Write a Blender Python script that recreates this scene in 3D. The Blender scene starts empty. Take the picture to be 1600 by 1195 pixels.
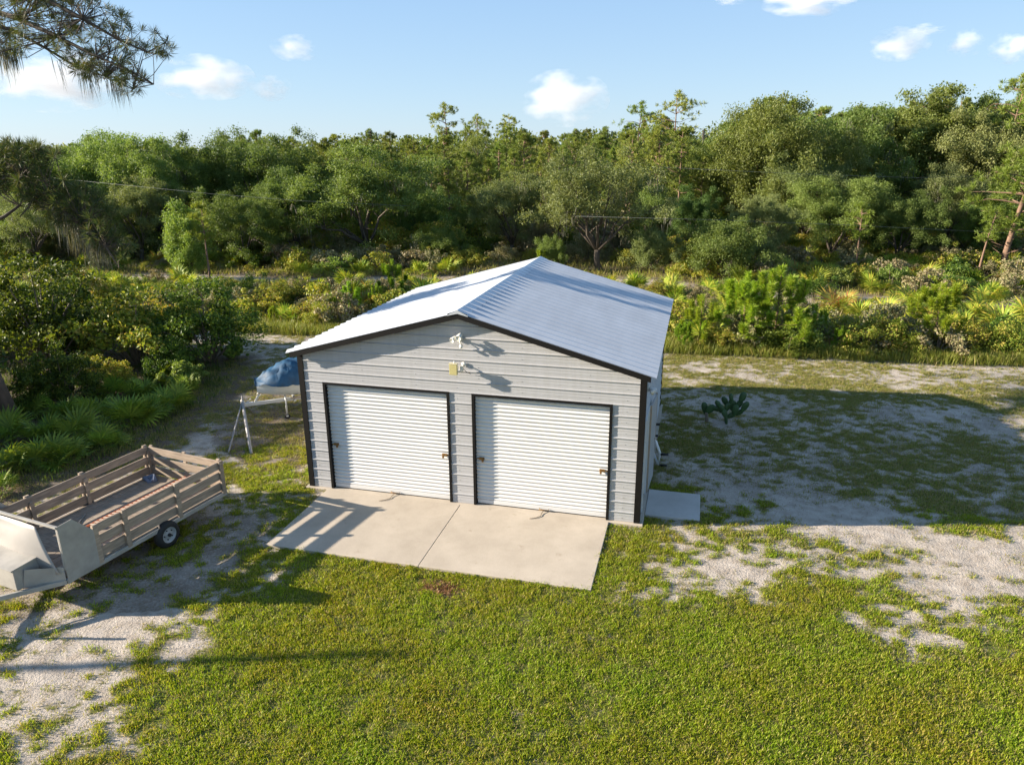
import bpy, math, random
import numpy as np
from mathutils import Vector, Matrix

S = bpy.context.scene
COL = S.collection
R = math.radians
random.seed(7)
RNG = np.random.default_rng(7)

# ------------------------------------------------------------------ camera
CX, CY, CZ, YAW, PIT, ROL, FPX = 4.4405, -13.2115, 7.1612, 0.2519, 0.3106, -0.0059, 1126.5
cam_d = bpy.data.cameras.new("camera")
cam = bpy.data.objects.new("camera", cam_d)
COL.objects.link(cam)
_fw = np.array([-math.sin(YAW) * math.cos(PIT), math.cos(YAW) * math.cos(PIT), -math.sin(PIT)])
_r0 = np.array([math.cos(YAW), math.sin(YAW), 0.0])
_u0 = np.cross(_r0, _fw)
_r = math.cos(ROL) * _r0 + math.sin(ROL) * _u0
_u = -math.sin(ROL) * _r0 + math.cos(ROL) * _u0
cam.matrix_world = Matrix(((_r[0], _u[0], -_fw[0], CX), (_r[1], _u[1], -_fw[1], CY), (_r[2], _u[2], -_fw[2], CZ), (0, 0, 0, 1)))
cam_d.sensor_width = 36.0
cam_d.lens = 36.0 * FPX / 1600.0
cam_d.clip_start = 0.1
cam_d.clip_end = 9000
S.camera = cam
CP = np.array([CX, CY, CZ])

# ------------------------------------------------------------------ light and sky
SUN_EL, SHADOW_AZ = 18.7, 13.7           # shadows run along +x turned 13.7 deg towards +y
w = bpy.data.worlds.new("World")
S.world = w
w.use_nodes = True
wn = w.node_tree
bg = wn.nodes["Background"]
sky = wn.nodes.new("ShaderNodeTexSky")
sky.sky_type = 'NISHITA'
sky.sun_disc = False
sky.sun_elevation = R(SUN_EL)
sky.sun_rotation = R(270 - SHADOW_AZ)
sky.altitude = 0
sky.air_density = 1.0
sky.dust_density = 0.25
sky.ozone_density = 2.0
# the clear pale blue of the photograph mixed into the physical sky, by elevation only
_tc = wn.nodes.new("ShaderNodeTexCoord"); _sx = wn.nodes.new("ShaderNodeSeparateXYZ"); wn.links.new(_tc.outputs["Generated"], _sx.inputs[0])
_rp = wn.nodes.new("ShaderNodeValToRGB")
_e = _rp.color_ramp.elements
_e[0].position, _e[0].color = 0.0, (.50, .69, .89, 1)
_e[1].position, _e[1].color = 1.0, (.17, .29, .50, 1)
_x = _e.new(.22); _x.color = (.34, .56, .88, 1)
wn.links.new(_sx.outputs[2], _rp.inputs[0])
_mu = wn.nodes.new("ShaderNodeMix"); _mu.data_type = 'RGBA'; _mu.blend_type = 'MULTIPLY'; _mu.inputs[0].default_value = 1.0
_mu.inputs[7].default_value = (4.0, 4.0, 4.0, 1); _mu.clamp_result = False
wn.links.new(_rp.outputs[0], _mu.inputs[6])
_mx = wn.nodes.new("ShaderNodeMix"); _mx.data_type = 'RGBA'; _mx.inputs[0].default_value = .8
wn.links.new(sky.outputs[0], _mx.inputs[6]); wn.links.new(_mu.outputs[2], _mx.inputs[7])
wn.links.new(_mx.outputs[2], bg.inputs[0])
bg.inputs[1].default_value = 0.085
sun_d = bpy.data.lights.new("sun", 'SUN')
sun_d.energy = 5.0
sun_d.angle = R(0.55)
sun_d.color = (1.0, 0.875, 0.72)
sun = bpy.data.objects.new("sun", sun_d)
COL.objects.link(sun)
_sd = Vector((math.cos(R(SHADOW_AZ)) * math.cos(R(SUN_EL)), math.sin(R(SHADOW_AZ)) * math.cos(R(SUN_EL)), -math.sin(R(SUN_EL))))
sun.rotation_euler = _sd.to_track_quat('-Z', 'Y').to_euler()
sun.location = (-40, -10, 30)
S.view_settings.view_transform = 'Standard'
S.view_settings.look = 'None'
S.view_settings.exposure = 1.6
S.view_settings.gamma = 1.0
S.view_settings.use_curve_mapping = False
cy = S.cycles
cy.max_bounces = 8
cy.diffuse_bounces = 3
cy.glossy_bounces = 2
cy.transmission_bounces = 4
cy.transparent_max_bounces = 8
cy.volume_bounces = 5
cy.use_adaptive_sampling = True
cy.adaptive_threshold = 0.02
cy.use_denoising = True
cy.caustics_reflective = False
cy.caustics_refractive = False


# ------------------------------------------------------------------ places
def ray(u, v):
    return _fw + (u - 800) / FPX * _r - (v - 597.5) / FPX * _u


def G(u, v, z=0.0):                       # the point of the level z seen at photo pixel u, v
    d = ray(u, v)
    return CP + d * ((z - CZ) / d[2])


def D(u, v, dist):                        # the point at forward distance dist
    return CP + ray(u, v) * dist


def PY(u, v, y):                          # the point in the plane y = const
    d = ray(u, v)
    return CP + d * ((y - CY) / d[1])


def PROJ(p):
    d = np.asarray(p, float) - CP
    return 800 + FPX * (d @ _r) / (d @ _fw), 597.5 - FPX * (d @ _u) / (d @ _fw), d @ _fw


# ------------------------------------------------------------------ numpy noise
def _hash(ix, iy, seed):
    h = (ix.astype(np.int64) * 374761393 + iy.astype(np.int64) * 668265263 + seed * 982451653) & 0x7fffffff
    h = ((h ^ (h >> 13)) * 1274126177) & 0x7fffffff
    return ((h ^ (h >> 16)) & 0xffff) / 65535.0


def vnoise(x, y, seed=0):
    ix, iy = np.floor(x), np.floor(y)
    fx, fy = x - ix, y - iy
    fx, fy = fx * fx * (3 - 2 * fx), fy * fy * (3 - 2 * fy)
    a, b = _hash(ix, iy, seed), _hash(ix + 1, iy, seed)
    c, d = _hash(ix, iy + 1, seed), _hash(ix + 1, iy + 1, seed)
    return (a * (1 - fx) + b * fx) * (1 - fy) + (c * (1 - fx) + d * fx) * fy


def fbm(x, y, seed=0, octv=4):
    s, a, t = 0, 1.0, 0
    for k in range(octv):
        s = s + a * vnoise(x * 2 ** k + 17.3 * k, y * 2 ** k + 5.1 * k, seed + k)
        t += a
        a *= 0.5
    return s / t


# ------------------------------------------------------------------ materials
def new_mat(name):
    m = bpy.data.materials.new(name)
    m.use_nodes = True
    return m, m.node_tree.nodes, m.node_tree.links, m.node_tree.nodes["Principled BSDF"]


def ramp(n, stops):
    r = n.new("ShaderNodeValToRGB")
    e = r.color_ramp.elements
    e[0].position, e[0].color = stops[0][0], (*stops[0][1], 1)
    e[1].position, e[1].color = stops[-1][0], (*stops[-1][1], 1)
    for p, c in stops[1:-1]:
        x = e.new(p)
        x.color = (*c, 1)
    return r


def mixc(n, l, fac, a, b, mode='MIX'):
    m = n.new("ShaderNodeMix")
    m.data_type = 'RGBA'
    m.blend_type = mode
    for sock, v in ((m.inputs[0], fac), (m.inputs[6], a), (m.inputs[7], b)):
        if isinstance(v, bpy.types.NodeSocket):
            l.new(v, sock)
        elif isinstance(v, tuple):
            sock.default_value = (*v, 1)
        else:
            sock.default_value = v
    return m.outputs[2]


def noise_tex(n, l, scale, detail=4, rough=0.55, coord=None, stretch=None):
    t = n.new("ShaderNodeTexNoise")
    t.inputs["Scale"].default_value = scale
    t.inputs["Detail"].default_value = detail
    t.inputs["Roughness"].default_value = rough
    if coord is None:
        coord = n.new("ShaderNodeNewGeometry").outputs["Position"]
    if stretch:
        mp = n.new("ShaderNodeMapping")
        mp.inputs["Scale"].default_value = stretch
        l.new(coord, mp.inputs[0])
        coord = mp.outputs[0]
    l.new(coord, t.inputs["Vector"])
    return t.outputs[0]


def plain(name, col, rough=0.6, metal=0.0, var=0.25, scale=6.0, stretch=None, bump=0.0, col2=None, obj=True, rnd=0.0, spec=0.5):
    m, n, l, b = new_mat(name)
    co = n.new("ShaderNodeTexCoord").outputs["Object"] if obj else None
    f = noise_tex(n, l, scale, 5, 0.6, co, stretch)
    c2 = col2 or tuple(c * (1 - var) for c in col)
    r = ramp(n, [(0.3, c2), (0.7, col)])
    l.new(f, r.inputs[0])
    out = r.outputs[0]
    if rnd:
        oi = n.new("ShaderNodeObjectInfo")
        hs = n.new("ShaderNodeHueSaturation")
        mr = n.new("ShaderNodeMapRange")
        mr.inputs["To Min"].default_value = 1 - rnd
        mr.inputs["To Max"].default_value = 1 + rnd
        l.new(oi.outputs["Random"], mr.inputs[0])
        l.new(mr.outputs[0], hs.inputs["Value"])
        l.new(out, hs.inputs["Color"])
        out = hs.outputs[0]
    l.new(out, b.inputs["Base Color"])
    b.inputs["Roughness"].default_value = rough
    b.inputs["Metallic"].default_value = metal
    b.inputs["Specular IOR Level"].default_value = spec
    if bump:
        bp = n.new("ShaderNodeBump")
        bp.inputs["Strength"].default_value = bump
        bp.inputs["Distance"].default_value = 0.01
        l.new(f, bp.inputs["Height"])
        l.new(bp.outputs[0], b.inputs["Normal"])
    return m


def leaf_mat(name, cols, trans=0.35, rough=0.5, world_scale=None, obj_var=0.18):
    """cols: ramp of leaf colours picked per leaf; translucent share trans"""
    m, n, l, b = new_mat(name)
    g = n.new("ShaderNodeNewGeometry")
    k = len(cols) - 1
    rp = ramp(n, [(i / k, c) for i, c in enumerate(cols)])
    l.new(g.outputs["Random Per Island"], rp.inputs[0])
    out = rp.outputs[0]
    oi = n.new("ShaderNodeObjectInfo")
    hs = n.new("ShaderNodeHueSaturation")
    mr = n.new("ShaderNodeMapRange")
    mr.inputs["To Min"].default_value = 1 - obj_var
    mr.inputs["To Max"].default_value = 1 + obj_var
    l.new(oi.outputs["Random"], mr.inputs[0])
    l.new(mr.outputs[0], hs.inputs["Value"])
    mr2 = n.new("ShaderNodeMapRange")
    mr2.inputs["To Min"].default_value = 0.5 - obj_var * 0.10
    mr2.inputs["To Max"].default_value = 0.5 + obj_var * 0.10
    fr = n.new("ShaderNodeMath"); fr.operation = 'FRACT'
    mu = n.new("ShaderNodeMath"); mu.operation = 'MULTIPLY'; mu.inputs[1].default_value = 7.31
    l.new(oi.outputs["Random"], mu.inputs[0]); l.new(mu.outputs[0], fr.inputs[0]); l.new(fr.outputs[0], mr2.inputs[0])
    l.new(mr2.outputs[0], hs.inputs["Hue"])
    l.new(out, hs.inputs["Color"])
    out = hs.outputs[0]
    if world_scale:
        f = noise_tex(n, l, world_scale[0], 3, 0.5)
        r2 = ramp(n, [(0.35, world_scale[1]), (0.65, world_scale[2])])
        l.new(f, r2.inputs[0])
        out = mixc(n, l, 0.8, out, r2.outputs[0], 'MULTIPLY')
    l.new(out, b.inputs["Base Color"])
    b.inputs["Roughness"].default_value = rough
    b.inputs["Specular IOR Level"].default_value = 0.25
    if trans:
        t = n.new("ShaderNodeBsdfTranslucent")
        tc = mixc(n, l, 1.0, out, (1.25, 1.2, 0.6), 'MULTIPLY')
        l.new(tc, t.inputs[0])
        mx = n.new("ShaderNodeMixShader")
        mx.inputs[0].default_value = trans
        l.new(b.outputs[0], mx.inputs[1]); l.new(t.outputs[0], mx.inputs[2])
        l.new(mx.outputs[0], n["Material Output"].inputs[0])
    return m


M = {}
M['oak'] = leaf_mat("oak_leaf", [(0.097, 0.140, 0.027), (0.150, 0.206, 0.044), (0.196, 0.258, 0.064), (0.231, 0.272, 0.090)], .4)
M['oak_dark'] = leaf_mat("dark_oak_leaf", [(0.067, 0.114, 0.025), (0.108, 0.171, 0.040), (0.156, 0.230, 0.056)], .38)
M['oak_grey'] = leaf_mat("grey_oak_leaf", [(0.128, 0.156, 0.053), (0.174, 0.208, 0.070), (0.223, 0.246, 0.100)], .38)
M['bright'] = leaf_mat("bright_leaf", [(0.113, 0.177, 0.032), (0.175, 0.251, 0.049), (0.238, 0.292, 0.083)], .4)
M['pine'] = leaf_mat("pine_needle", [(0.116, 0.168, 0.030), (0.190, 0.252, 0.045), (0.276, 0.298, 0.067)], .25)
M['pine_young'] = leaf_mat("young_pine_needle", [(0.115, 0.213, 0.017), (0.196, 0.314, 0.024), (0.287, 0.403, 0.039), (0.345, 0.403, 0.066)], .4)
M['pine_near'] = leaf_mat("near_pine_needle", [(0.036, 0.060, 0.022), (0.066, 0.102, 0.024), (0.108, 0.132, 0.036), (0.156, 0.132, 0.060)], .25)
M['shrub'] = leaf_mat("shrub_leaf", [(0.158, 0.190, 0.022), (0.235, 0.286, 0.031), (0.336, 0.334, 0.053), (0.393, 0.270, 0.075)], .35)
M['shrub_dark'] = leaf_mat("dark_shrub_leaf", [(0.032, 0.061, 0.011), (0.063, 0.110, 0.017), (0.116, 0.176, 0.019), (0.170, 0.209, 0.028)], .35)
M['shrub_dry'] = leaf_mat("dry_shrub_leaf", [(0.186, 0.173, 0.083), (0.245, 0.215, 0.110), (0.301, 0.259, 0.152), (0.159, 0.201, 0.055)], .2)
M['palm'] = leaf_mat("palmetto_leaf", [(0.151, 0.213, 0.023), (0.219, 0.298, 0.028), (0.320, 0.353, 0.045), (0.404, 0.340, 0.056)], .3, .55)
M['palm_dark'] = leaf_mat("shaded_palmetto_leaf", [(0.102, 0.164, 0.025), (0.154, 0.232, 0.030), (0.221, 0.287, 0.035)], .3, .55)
M['palm_rust'] = leaf_mat("rusty_palmetto_leaf", [(0.249, 0.125, 0.030), (0.299, 0.229, 0.040), (0.167, 0.250, 0.040), (0.233, 0.208, 0.060)], .3)
M['moss'] = leaf_mat("spanish_moss", [(.10, .105, .075), (.15, .15, .11), (.19, .18, .14)], .2)
M['cactus'] = plain("cactus_skin", (.045, .105, .03), .5, var=.4, scale=14)
M['bark'] = plain("oak_bark", (.105, .085, .065), .9, var=.5, scale=5, stretch=(1, 1, .3), bump=.6)
M['pine_bark'] = plain("pine_bark", (.24, .15, .10), .9, var=.5, scale=6, stretch=(1, 1, .4), bump=.6)
M['twig'] = plain("twig_wood", (.20, .16, .12), .9, var=.4, scale=9)
M['grass'] = leaf_mat("lawn_grass", [(0.161, 0.236, 0.010), (0.252, 0.348, 0.012), (0.353, 0.413, 0.028), (0.450, 0.386, 0.120)], .45, .5,
                      (0.55, (1.06, .86, .9), (.92, 1.04, .9)), obj_var=0)
M['drygrass'] = leaf_mat("dry_grass", [(0.269, 0.221, 0.095), (0.370, 0.304, 0.142), (0.246, 0.263, 0.048), (0.190, 0.242, 0.033)], .35, obj_var=0)
M['weeds'] = leaf_mat("roadside_grass", [(0.230, 0.247, 0.044), (0.176, 0.234, 0.033), (0.324, 0.273, 0.088)], .35, obj_var=0)


# ------------------------------------------------------------------ mesh builders
class MB:
    def __init__(s):
        s.v, s.f, s.m, s.sm = [], [], [], []

    def quad(s, a, b, c, d, mi=0, smooth=False):
        k = len(s.v)
        s.v += [tuple(a), tuple(b), tuple(c), tuple(d)]
        s.f.append((k, k + 1, k + 2, k + 3)); s.m.append(mi); s.sm.append(smooth)

    def poly(s, pts, mi=0):
        k = len(s.v)
        s.v += [tuple(p) for p in pts]
        s.f.append(tuple(range(k, k + len(pts)))); s.m.append(mi); s.sm.append(False)

    def box(s, lo, hi, mi=0, mat=None):
        x0, y0, z0 = lo; x1, y1, z1 = hi
        p = [(x0, y0, z0), (x1, y0, z0), (x1, y1, z0), (x0, y1, z0), (x0, y0, z1), (x1, y0, z1), (x1, y1, z1), (x0, y1, z1)]
        if mat is not None:
            p = [tuple(mat @ Vector(q)) for q in p]
        k = len(s.v)
        s.v += p
        for f in ((0, 3, 2, 1), (4, 5, 6, 7), (0, 1, 5, 4), (1, 2, 6, 5), (2, 3, 7, 6), (3, 0, 4, 7)):
            s.f.append(tuple(k + i for i in f)); s.m.append(mi); s.sm.append(False)
        return s

    def bar(s, a, b, wd, ht, mi=0, up=(0, 0, 1)):
        a, b = Vector(a), Vector(b)
        d = (b - a).normalized()
        u = Vector(up)
        sd = d.cross(u)
        if sd.length < 1e-4:
            sd = d.cross(Vector((0, 1, 0)))
        sd.normalize(); u = sd.cross(d)
        mt = Matrix(((d.x, sd.x, u.x, a.x), (d.y, sd.y, u.y, a.y), (d.z, sd.z, u.z, a.z), (0, 0, 0, 1)))
        return s.box((0, -wd / 2, -ht / 2), ((b - a).length, wd / 2, ht / 2), mi, mt)

    def extrude(s, poly, vec, mi=0):
        """a closed polygon given thickness along vec"""
        n = len(poly)
        k = len(s.v)
        vec = Vector(vec)
        s.v += [tuple(p) for p in poly] + [tuple(Vector(p) + vec) for p in poly]
        s.f.append(tuple(k + i for i in range(n))[::-1]); s.f.append(tuple(k + n + i for i in range(n)))
        s.m += [mi, mi]; s.sm += [False, False]
        for i in range(n):
            j = (i + 1) % n
            s.f.append((k + i, k + j, k + n + j, k + n + i)); s.m.append(mi); s.sm.append(False)
        return s

    def tube(s, pts, rad, n=8, mi=0, cap=True):
        pts = [Vector(p) for p in pts]
        if not hasattr(rad, '__len__'):
            rad = [rad] * len(pts)
        k0 = len(s.v)
        prev = None
        for i, p in enumerate(pts):
            t = (pts[min(i + 1, len(pts) - 1)] - pts[max(i - 1, 0)]).normalized()
            if prev is None:
                a = t.orthogonal().normalized()
            else:
                a = (prev - t * prev.dot(t)).normalized()
            prev = a
            b = t.cross(a)
            for j in range(n):
                an = 2 * math.pi * j / n
                s.v.append(tuple(p + (a * math.cos(an) + b * math.sin(an)) * rad[i]))
        for i in range(len(pts) - 1):
            for j in range(n):
                q = k0 + i * n
                s.f.append((q + j, q + (j + 1) % n, q + n + (j + 1) % n, q + n + j)); s.m.append(mi); s.sm.append(True)
        if cap:
            s.f.append(tuple(k0 + j for j in range(n))[::-1]); s.m.append(mi); s.sm.append(False)
            q = k0 + (len(pts) - 1) * n
            s.f.append(tuple(q + j for j in range(n))); s.m.append(mi); s.sm.append(False)
        return s

    def lathe(s, prof, org, axis, n=20, mi=0):
        """prof: (radius, height) along axis"""
        org = Vector(org); ax = Vector(axis).normalized()
        a = ax.orthogonal().normalized(); b = ax.cross(a)
        k0 = len(s.v)
        for r_, h in prof:
            for j in range(n):
                an = 2 * math.pi * j / n
                s.v.append(tuple(org + ax * h + (a * math.cos(an) + b * math.sin(an)) * max(r_, 1e-4)))
        for i in range(len(prof) - 1):
            for j in range(n):
                q = k0 + i * n
                s.f.append((q + j, q + (j + 1) % n, q + n + (j + 1) % n, q + n + j)); s.m.append(mi); s.sm.append(True)
        return s

    def mesh(s, name, mats, weld=False):
        me = bpy.data.meshes.new(name)
        me.from_pydata(s.v, [], s.f)
        for m in (mats if isinstance(mats, (list, tuple)) else [mats]):
            me.materials.append(m)
        me.polygons.foreach_set("material_index", s.m)
        me.polygons.foreach_set("use_smooth", s.sm)
        me.update()
        if weld:
            import bmesh
            bm = bmesh.new(); bm.from_mesh(me)
            bmesh.ops.remove_doubles(bm, verts=bm.verts, dist=1e-5)
            bm.to_mesh(me); bm.free(); me.update()
        return me

    def build(s, name, mats, parent=None, bevel=0, loc=None, weld=False):
        o = bpy.data.objects.new(name, s.mesh(name, mats, weld))
        COL.objects.link(o)
        o.parent = parent
        if loc is not None:
            o.location = loc
        if bevel:
            b = o.modifiers.new("bevel", 'BEVEL'); b.width = bevel; b.segments = 2; b.limit_method = 'ANGLE'
        return o


def np_mesh(name, V, F, mats, MI=None, smooth=False):
    me = bpy.data.meshes.new(name)
    V = np.ascontiguousarray(V, dtype=np.float32)
    F = np.ascontiguousarray(F, dtype=np.int32)
    k = F.shape[1]
    me.vertices.add(len(V)); me.vertices.foreach_set("co", V.ravel())
    me.loops.add(F.size); me.loops.foreach_set("vertex_index", F.ravel())
    me.polygons.add(len(F)); me.polygons.foreach_set("loop_start", np.arange(0, F.size, k, dtype=np.int32))
    if MI is not None:
        me.polygons.foreach_set("material_index", np.ascontiguousarray(MI, dtype=np.int32))
    me.polygons.foreach_set("use_smooth", np.full(len(F), smooth))
    for m in (mats if isinstance(mats, (list, tuple)) else [mats]):
        me.materials.append(m)
    me.update(calc_edges=True)
    return me


def tag(o, label=None, cat=None, group=None, kind=None):
    if label: o['label'] = label
    if cat: o['category'] = cat
    if group: o['group'] = group
    if kind: o['kind'] = kind
    return o


def empty(name, loc=(0, 0, 0), rz=0.0):
    o = bpy.data.objects.new(name, None)
    COL.objects.link(o)
    o.location = tuple(loc); o.rotation_euler = (0, 0, rz)
    return o


def link(name, me, parent=None, loc=(0, 0, 0), rot=(0, 0, 0), sc=(1, 1, 1)):
    o = bpy.data.objects.new(name, me)
    COL.objects.link(o)
    o.parent = parent
    o.location = tuple(loc); o.rotation_euler = rot; o.scale = sc
    return o


# ------------------------------------------------------------------ ground
Z0 = -0.05                                # ground level; slab tops are at 0


def seg_d(x, y, pts):
    best = np.full(np.shape(x), 1e9)
    for (x0, y0), (x1, y1) in zip(pts[:-1], pts[1:]):
        dx, dy = x1 - x0, y1 - y0
        t = np.clip(((x - x0) * dx + (y - y0) * dy) / (dx * dx + dy * dy + 1e-9), 0, 1)
        best = np.minimum(best, np.hypot(x - x0 - t * dx, y - y0 - t * dy))
    return best


def inside(x, y, poly):
    r_ = np.zeros(np.shape(x), bool)
    n = len(poly)
    for i in range(n):
        x0, y0 = poly[i]; x1, y1 = poly[(i + 1) % n]
        c = (y0 > y) != (y1 > y)
        xi = (x1 - x0) * (y - y0) / (y1 - y0 + 1e-12) + x0
        r_ ^= c & (x < xi)
    return r_


def sm(a, b, x):
    t = np.clip((x - a) / (b - a), 0, 1)
    return t * t * (3 - 2 * t)


def gp(*px):
    return [tuple(G(*q)[:2]) for q in px]


LAWN = gp((100, 1195), (180, 1085), (250, 1000), (300, 955), (350, 925), (395, 895), (425, 850), (520, 770), (960, 840), (1010, 905), (1100, 925), (1230, 905),
          (1330, 935), (1420, 985), (1600, 960)) + [(16, -2), (16, -14), (-6, -14)]
# bare sand and grassy spots: (u, v, radius m, weight)
SPOTS = [(1120, 880, .9, -.9), (1060, 905, .5, -.5), (1180, 895, .4, -.7), (1300, 850, 1.0, -.5), (1480, 850, 1.2, -.7), (1580, 880, 1.1, -.8), (1420, 945, .9, -.45),
         (1540, 920, .8, -.5), (1320, 915, .5, .3), (1010, 850, .6, .15), (1240, 835, .5, .3), (1130, 770, .6, -.8), (1090, 735, .5, -.5), (1220, 785, 1.1, -.9),
         (1320, 805, 1.0, -.8), (1180, 720, .9, -.35), (1290, 740, .9, .25), (1400, 740, 1.2, .3), (1480, 770, 1.2, .35), (1140, 625, .9, -.9), (1200, 640, .8, -.5),
         (1440, 650, 1.2, -.7), (1350, 660, 1.0, -.3), (1550, 660, 1.0, -.8), (1590, 690, .8, -.5), (1075, 660, .7, .5), (1090, 690, .8, .55), (1230, 690, 1.0, .2),
         (1050, 600, .8, .2), (1300, 600, 1.5, .4), (1500, 610, 1.5, .2), (1090, 575, .7, -.6), (1200, 582, 1.2, -.5), (1400, 597, 1.5, -.6), (1550, 590, 1.2, -.7),
         (1120, 800, .6, .4), (1050, 790, .5, .5), (60, 1080, .7, -.6), (200, 970, .6, -.6), (100, 1000, .8, -.5), (230, 930, .9, -.7), (330, 880, .6, -.4),
         (400, 860, .5, .35), (450, 790, .6, .75), (400, 775, .6, .5), (440, 740, .6, .5), (430, 700, .7, .35), (445, 690, .5, .3), (380, 800, .5, -.3), (80, 1150, .5, -.3),
         (320, 690, .6, -.8), (360, 620, .6, -.7), (290, 705, .6, -.5), (400, 550, 1.2, -.9), (360, 820, .6, -.4), (20, 1180, .4, .4), (150, 1050, .4, .3), (470, 660, .5, .4)]
SPOTS = [(*G(u, v)[:2], r_, w_ * (.85 if w_ < 0 else .8)) for u, v, r_, w_ in SPOTS]
ROAD1 = gp((-200, 515), (100, 516), (260, 522), (400, 536), (470, 542)) + gp((1040, 572), (1200, 576), (1400, 586), (1600, 585), (1900, 590))
ROAD2 = gp((-100, 432), (330, 434), (430, 438), (520, 440), (620, 436), (760, 434), (1000, 440), (1150, 455), (1250, 468), (1400, 470), (1600, 480), (2000, 500))
SCRUB = [(-60, 13.0), (-16, 13.0), (-9, 13.3), (0, 13.8), (5, 13.8), (12, 14.4), (60, 18), (60, 120), (-60, 120)]
LEFTB = gp((330, 560), (370, 560), (360, 590), (340, 620), (290, 650), (220, 700), (120, 740), (0, 770)) + [(-12, -4), (-13, -8), (-60, -8), (-60, 9.5), (-13, 9.5)]


def cover(x, y):
    """share of ground under green cover, 0 bare sand .. 1 lawn"""
    n1 = fbm(x * 1.1, y * 1.1, 3, 5)
    n2 = fbm(x * 6.5, y * 8.0, 11, 3) * .7 + .3 * fbm(x * 2.2, y * 3.2, 15, 3)
    lawn = inside(x, y, LAWN)
    dl = seg_d(x, y, LAWN + LAWN[:1])
    sl = np.where(lawn, dl, -dl)
    base = 0.47 + .16 * sm(3, 5, x) * sm(3, 1, y) + .30 * sm(8.5, 9.8, y) * sm(3, 5, x) + 0.5 * sm(-0.9, 0.8, sl + (n1 - .5) * 2.0)
    base = np.where((y > 13.2) | (np.abs(x) > 30), 0.5, base)
    for cx_, cy_, r_, w_ in SPOTS:
        k = np.exp(-((x - cx_) ** 2 + (y - cy_) ** 2) / (r_ * r_))
        base = base + w_ * k * np.where(sl > .6, .3, 1)
    base = base - .8 * np.exp(-((x - G(690, 917)[0]) ** 2 + 2 * (y - G(690, 917)[1]) ** 2) / .05)
    rd = seg_d(x, y, ROAD1)
    base = base - .30 * np.exp(-(rd / .7) ** 2) * sm(.3, .6, fbm(x * .8, y * 2.5, 30, 3))
    rd2 = seg_d(x, y, ROAD2)
    base = base - .8 * np.exp(-(rd2 / 1.2) ** 2)
    amp = (1.7 - 1.3 * sm(.2, 1.2, sl)) * np.where((y > 34) | (np.abs(x) > 40), 0, 1)
    return np.clip(base - .03 * sm(3.3, 4.5, x) * sm(-.2, .3, y) + (n1 - .5) * amp * .8 + (n2 - .5) * amp * 2.4, 0, 1)


def litter_and_shade(x, y):
    """fallen brown leaves, dead grass, and shade painted over the right yard"""
    lb = inside(x, y, LEFTB)
    d = seg_d(x, y, LEFTB + LEFTB[:1])
    s1 = np.where(lb, 1.0, np.exp(-(d / .9) ** 2))
    sc = inside(x, y, SCRUB) | (y > 34) | (np.abs(x) > 40)
    s2 = np.where(sc, .75, 0)
    s3 = 1.6 * np.exp(-((x - G(690, 917)[0]) ** 2 + 2 * (y - G(690, 917)[1]) ** 2) / .05)
    bk = inside(x, y, gp((340, 590), (475, 560), (478, 730), (400, 735), (330, 690))) * .62
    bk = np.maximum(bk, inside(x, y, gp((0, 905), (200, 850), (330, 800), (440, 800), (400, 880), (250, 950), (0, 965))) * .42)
    bk = np.maximum(bk, .33 * sm(4, 5.5, x) * sm(1.2, 2, y) * sm(9.5, 8.5, y))  # puts the garage's shade into the soil colour of the right yard
    rd2 = seg_d(x, y, ROAD2)
    s2 = s2 * (1 - .9 * np.exp(-(rd2 / 1.0) ** 2))
    return np.clip(np.maximum(np.maximum(s1, s2), np.maximum(s3, bk)) * (.45 + 1.1 * np.where(y > 34, .5, fbm(x * 1.7, y * 1.7, 50, 3))), 0, 1)


def axis(lo, hi, step, far, grow=1.22):
    a = list(np.arange(lo, hi, step))
    s_, v_ = step, a[-1]
    while v_ < far:
        s_ *= grow; v_ += s_; a.append(v_)
    s_, v_ = step, a[0]
    pre = []
    while v_ > -far:
        s_ *= grow; v_ -= s_; pre.append(v_)
    return np.array(pre[::-1] + a)


gx, gy = axis(-15, 17.5, .075, 3000), axis(-9.5, 16.5, .075, 3000)
XX, YY = np.meshgrid(gx, gy)
cov = cover(XX, YY)
lit = litter_and_shade(XX, YY)
near = (np.abs(XX - 1) < 17) & (YY > -10) & (YY < 17)
slabm = ((XX > -4.4) & (XX < 5.4) & (YY > -3.0) & (YY < 8.3))
hz = Z0 + (fbm(XX * .35, YY * .35, 70, 3) - .5) * .06 + np.where(near, (fbm(XX * 2.3, YY * 2.3, 71, 3) - .5) * .045 * (1.1 - cov * .5), 0)
hz = np.where(slabm, np.minimum(hz, Z0 + .012), hz)
nx, ny = len(gx), len(gy)
V = np.stack([XX.ravel(), YY.ravel(), hz.ravel()], 1)
ii = (np.arange(ny - 1)[:, None] * nx + np.arange(nx - 1)[None, :]).ravel()
F = np.stack([ii, ii + 1, ii + nx + 1, ii + nx], 1)

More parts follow.
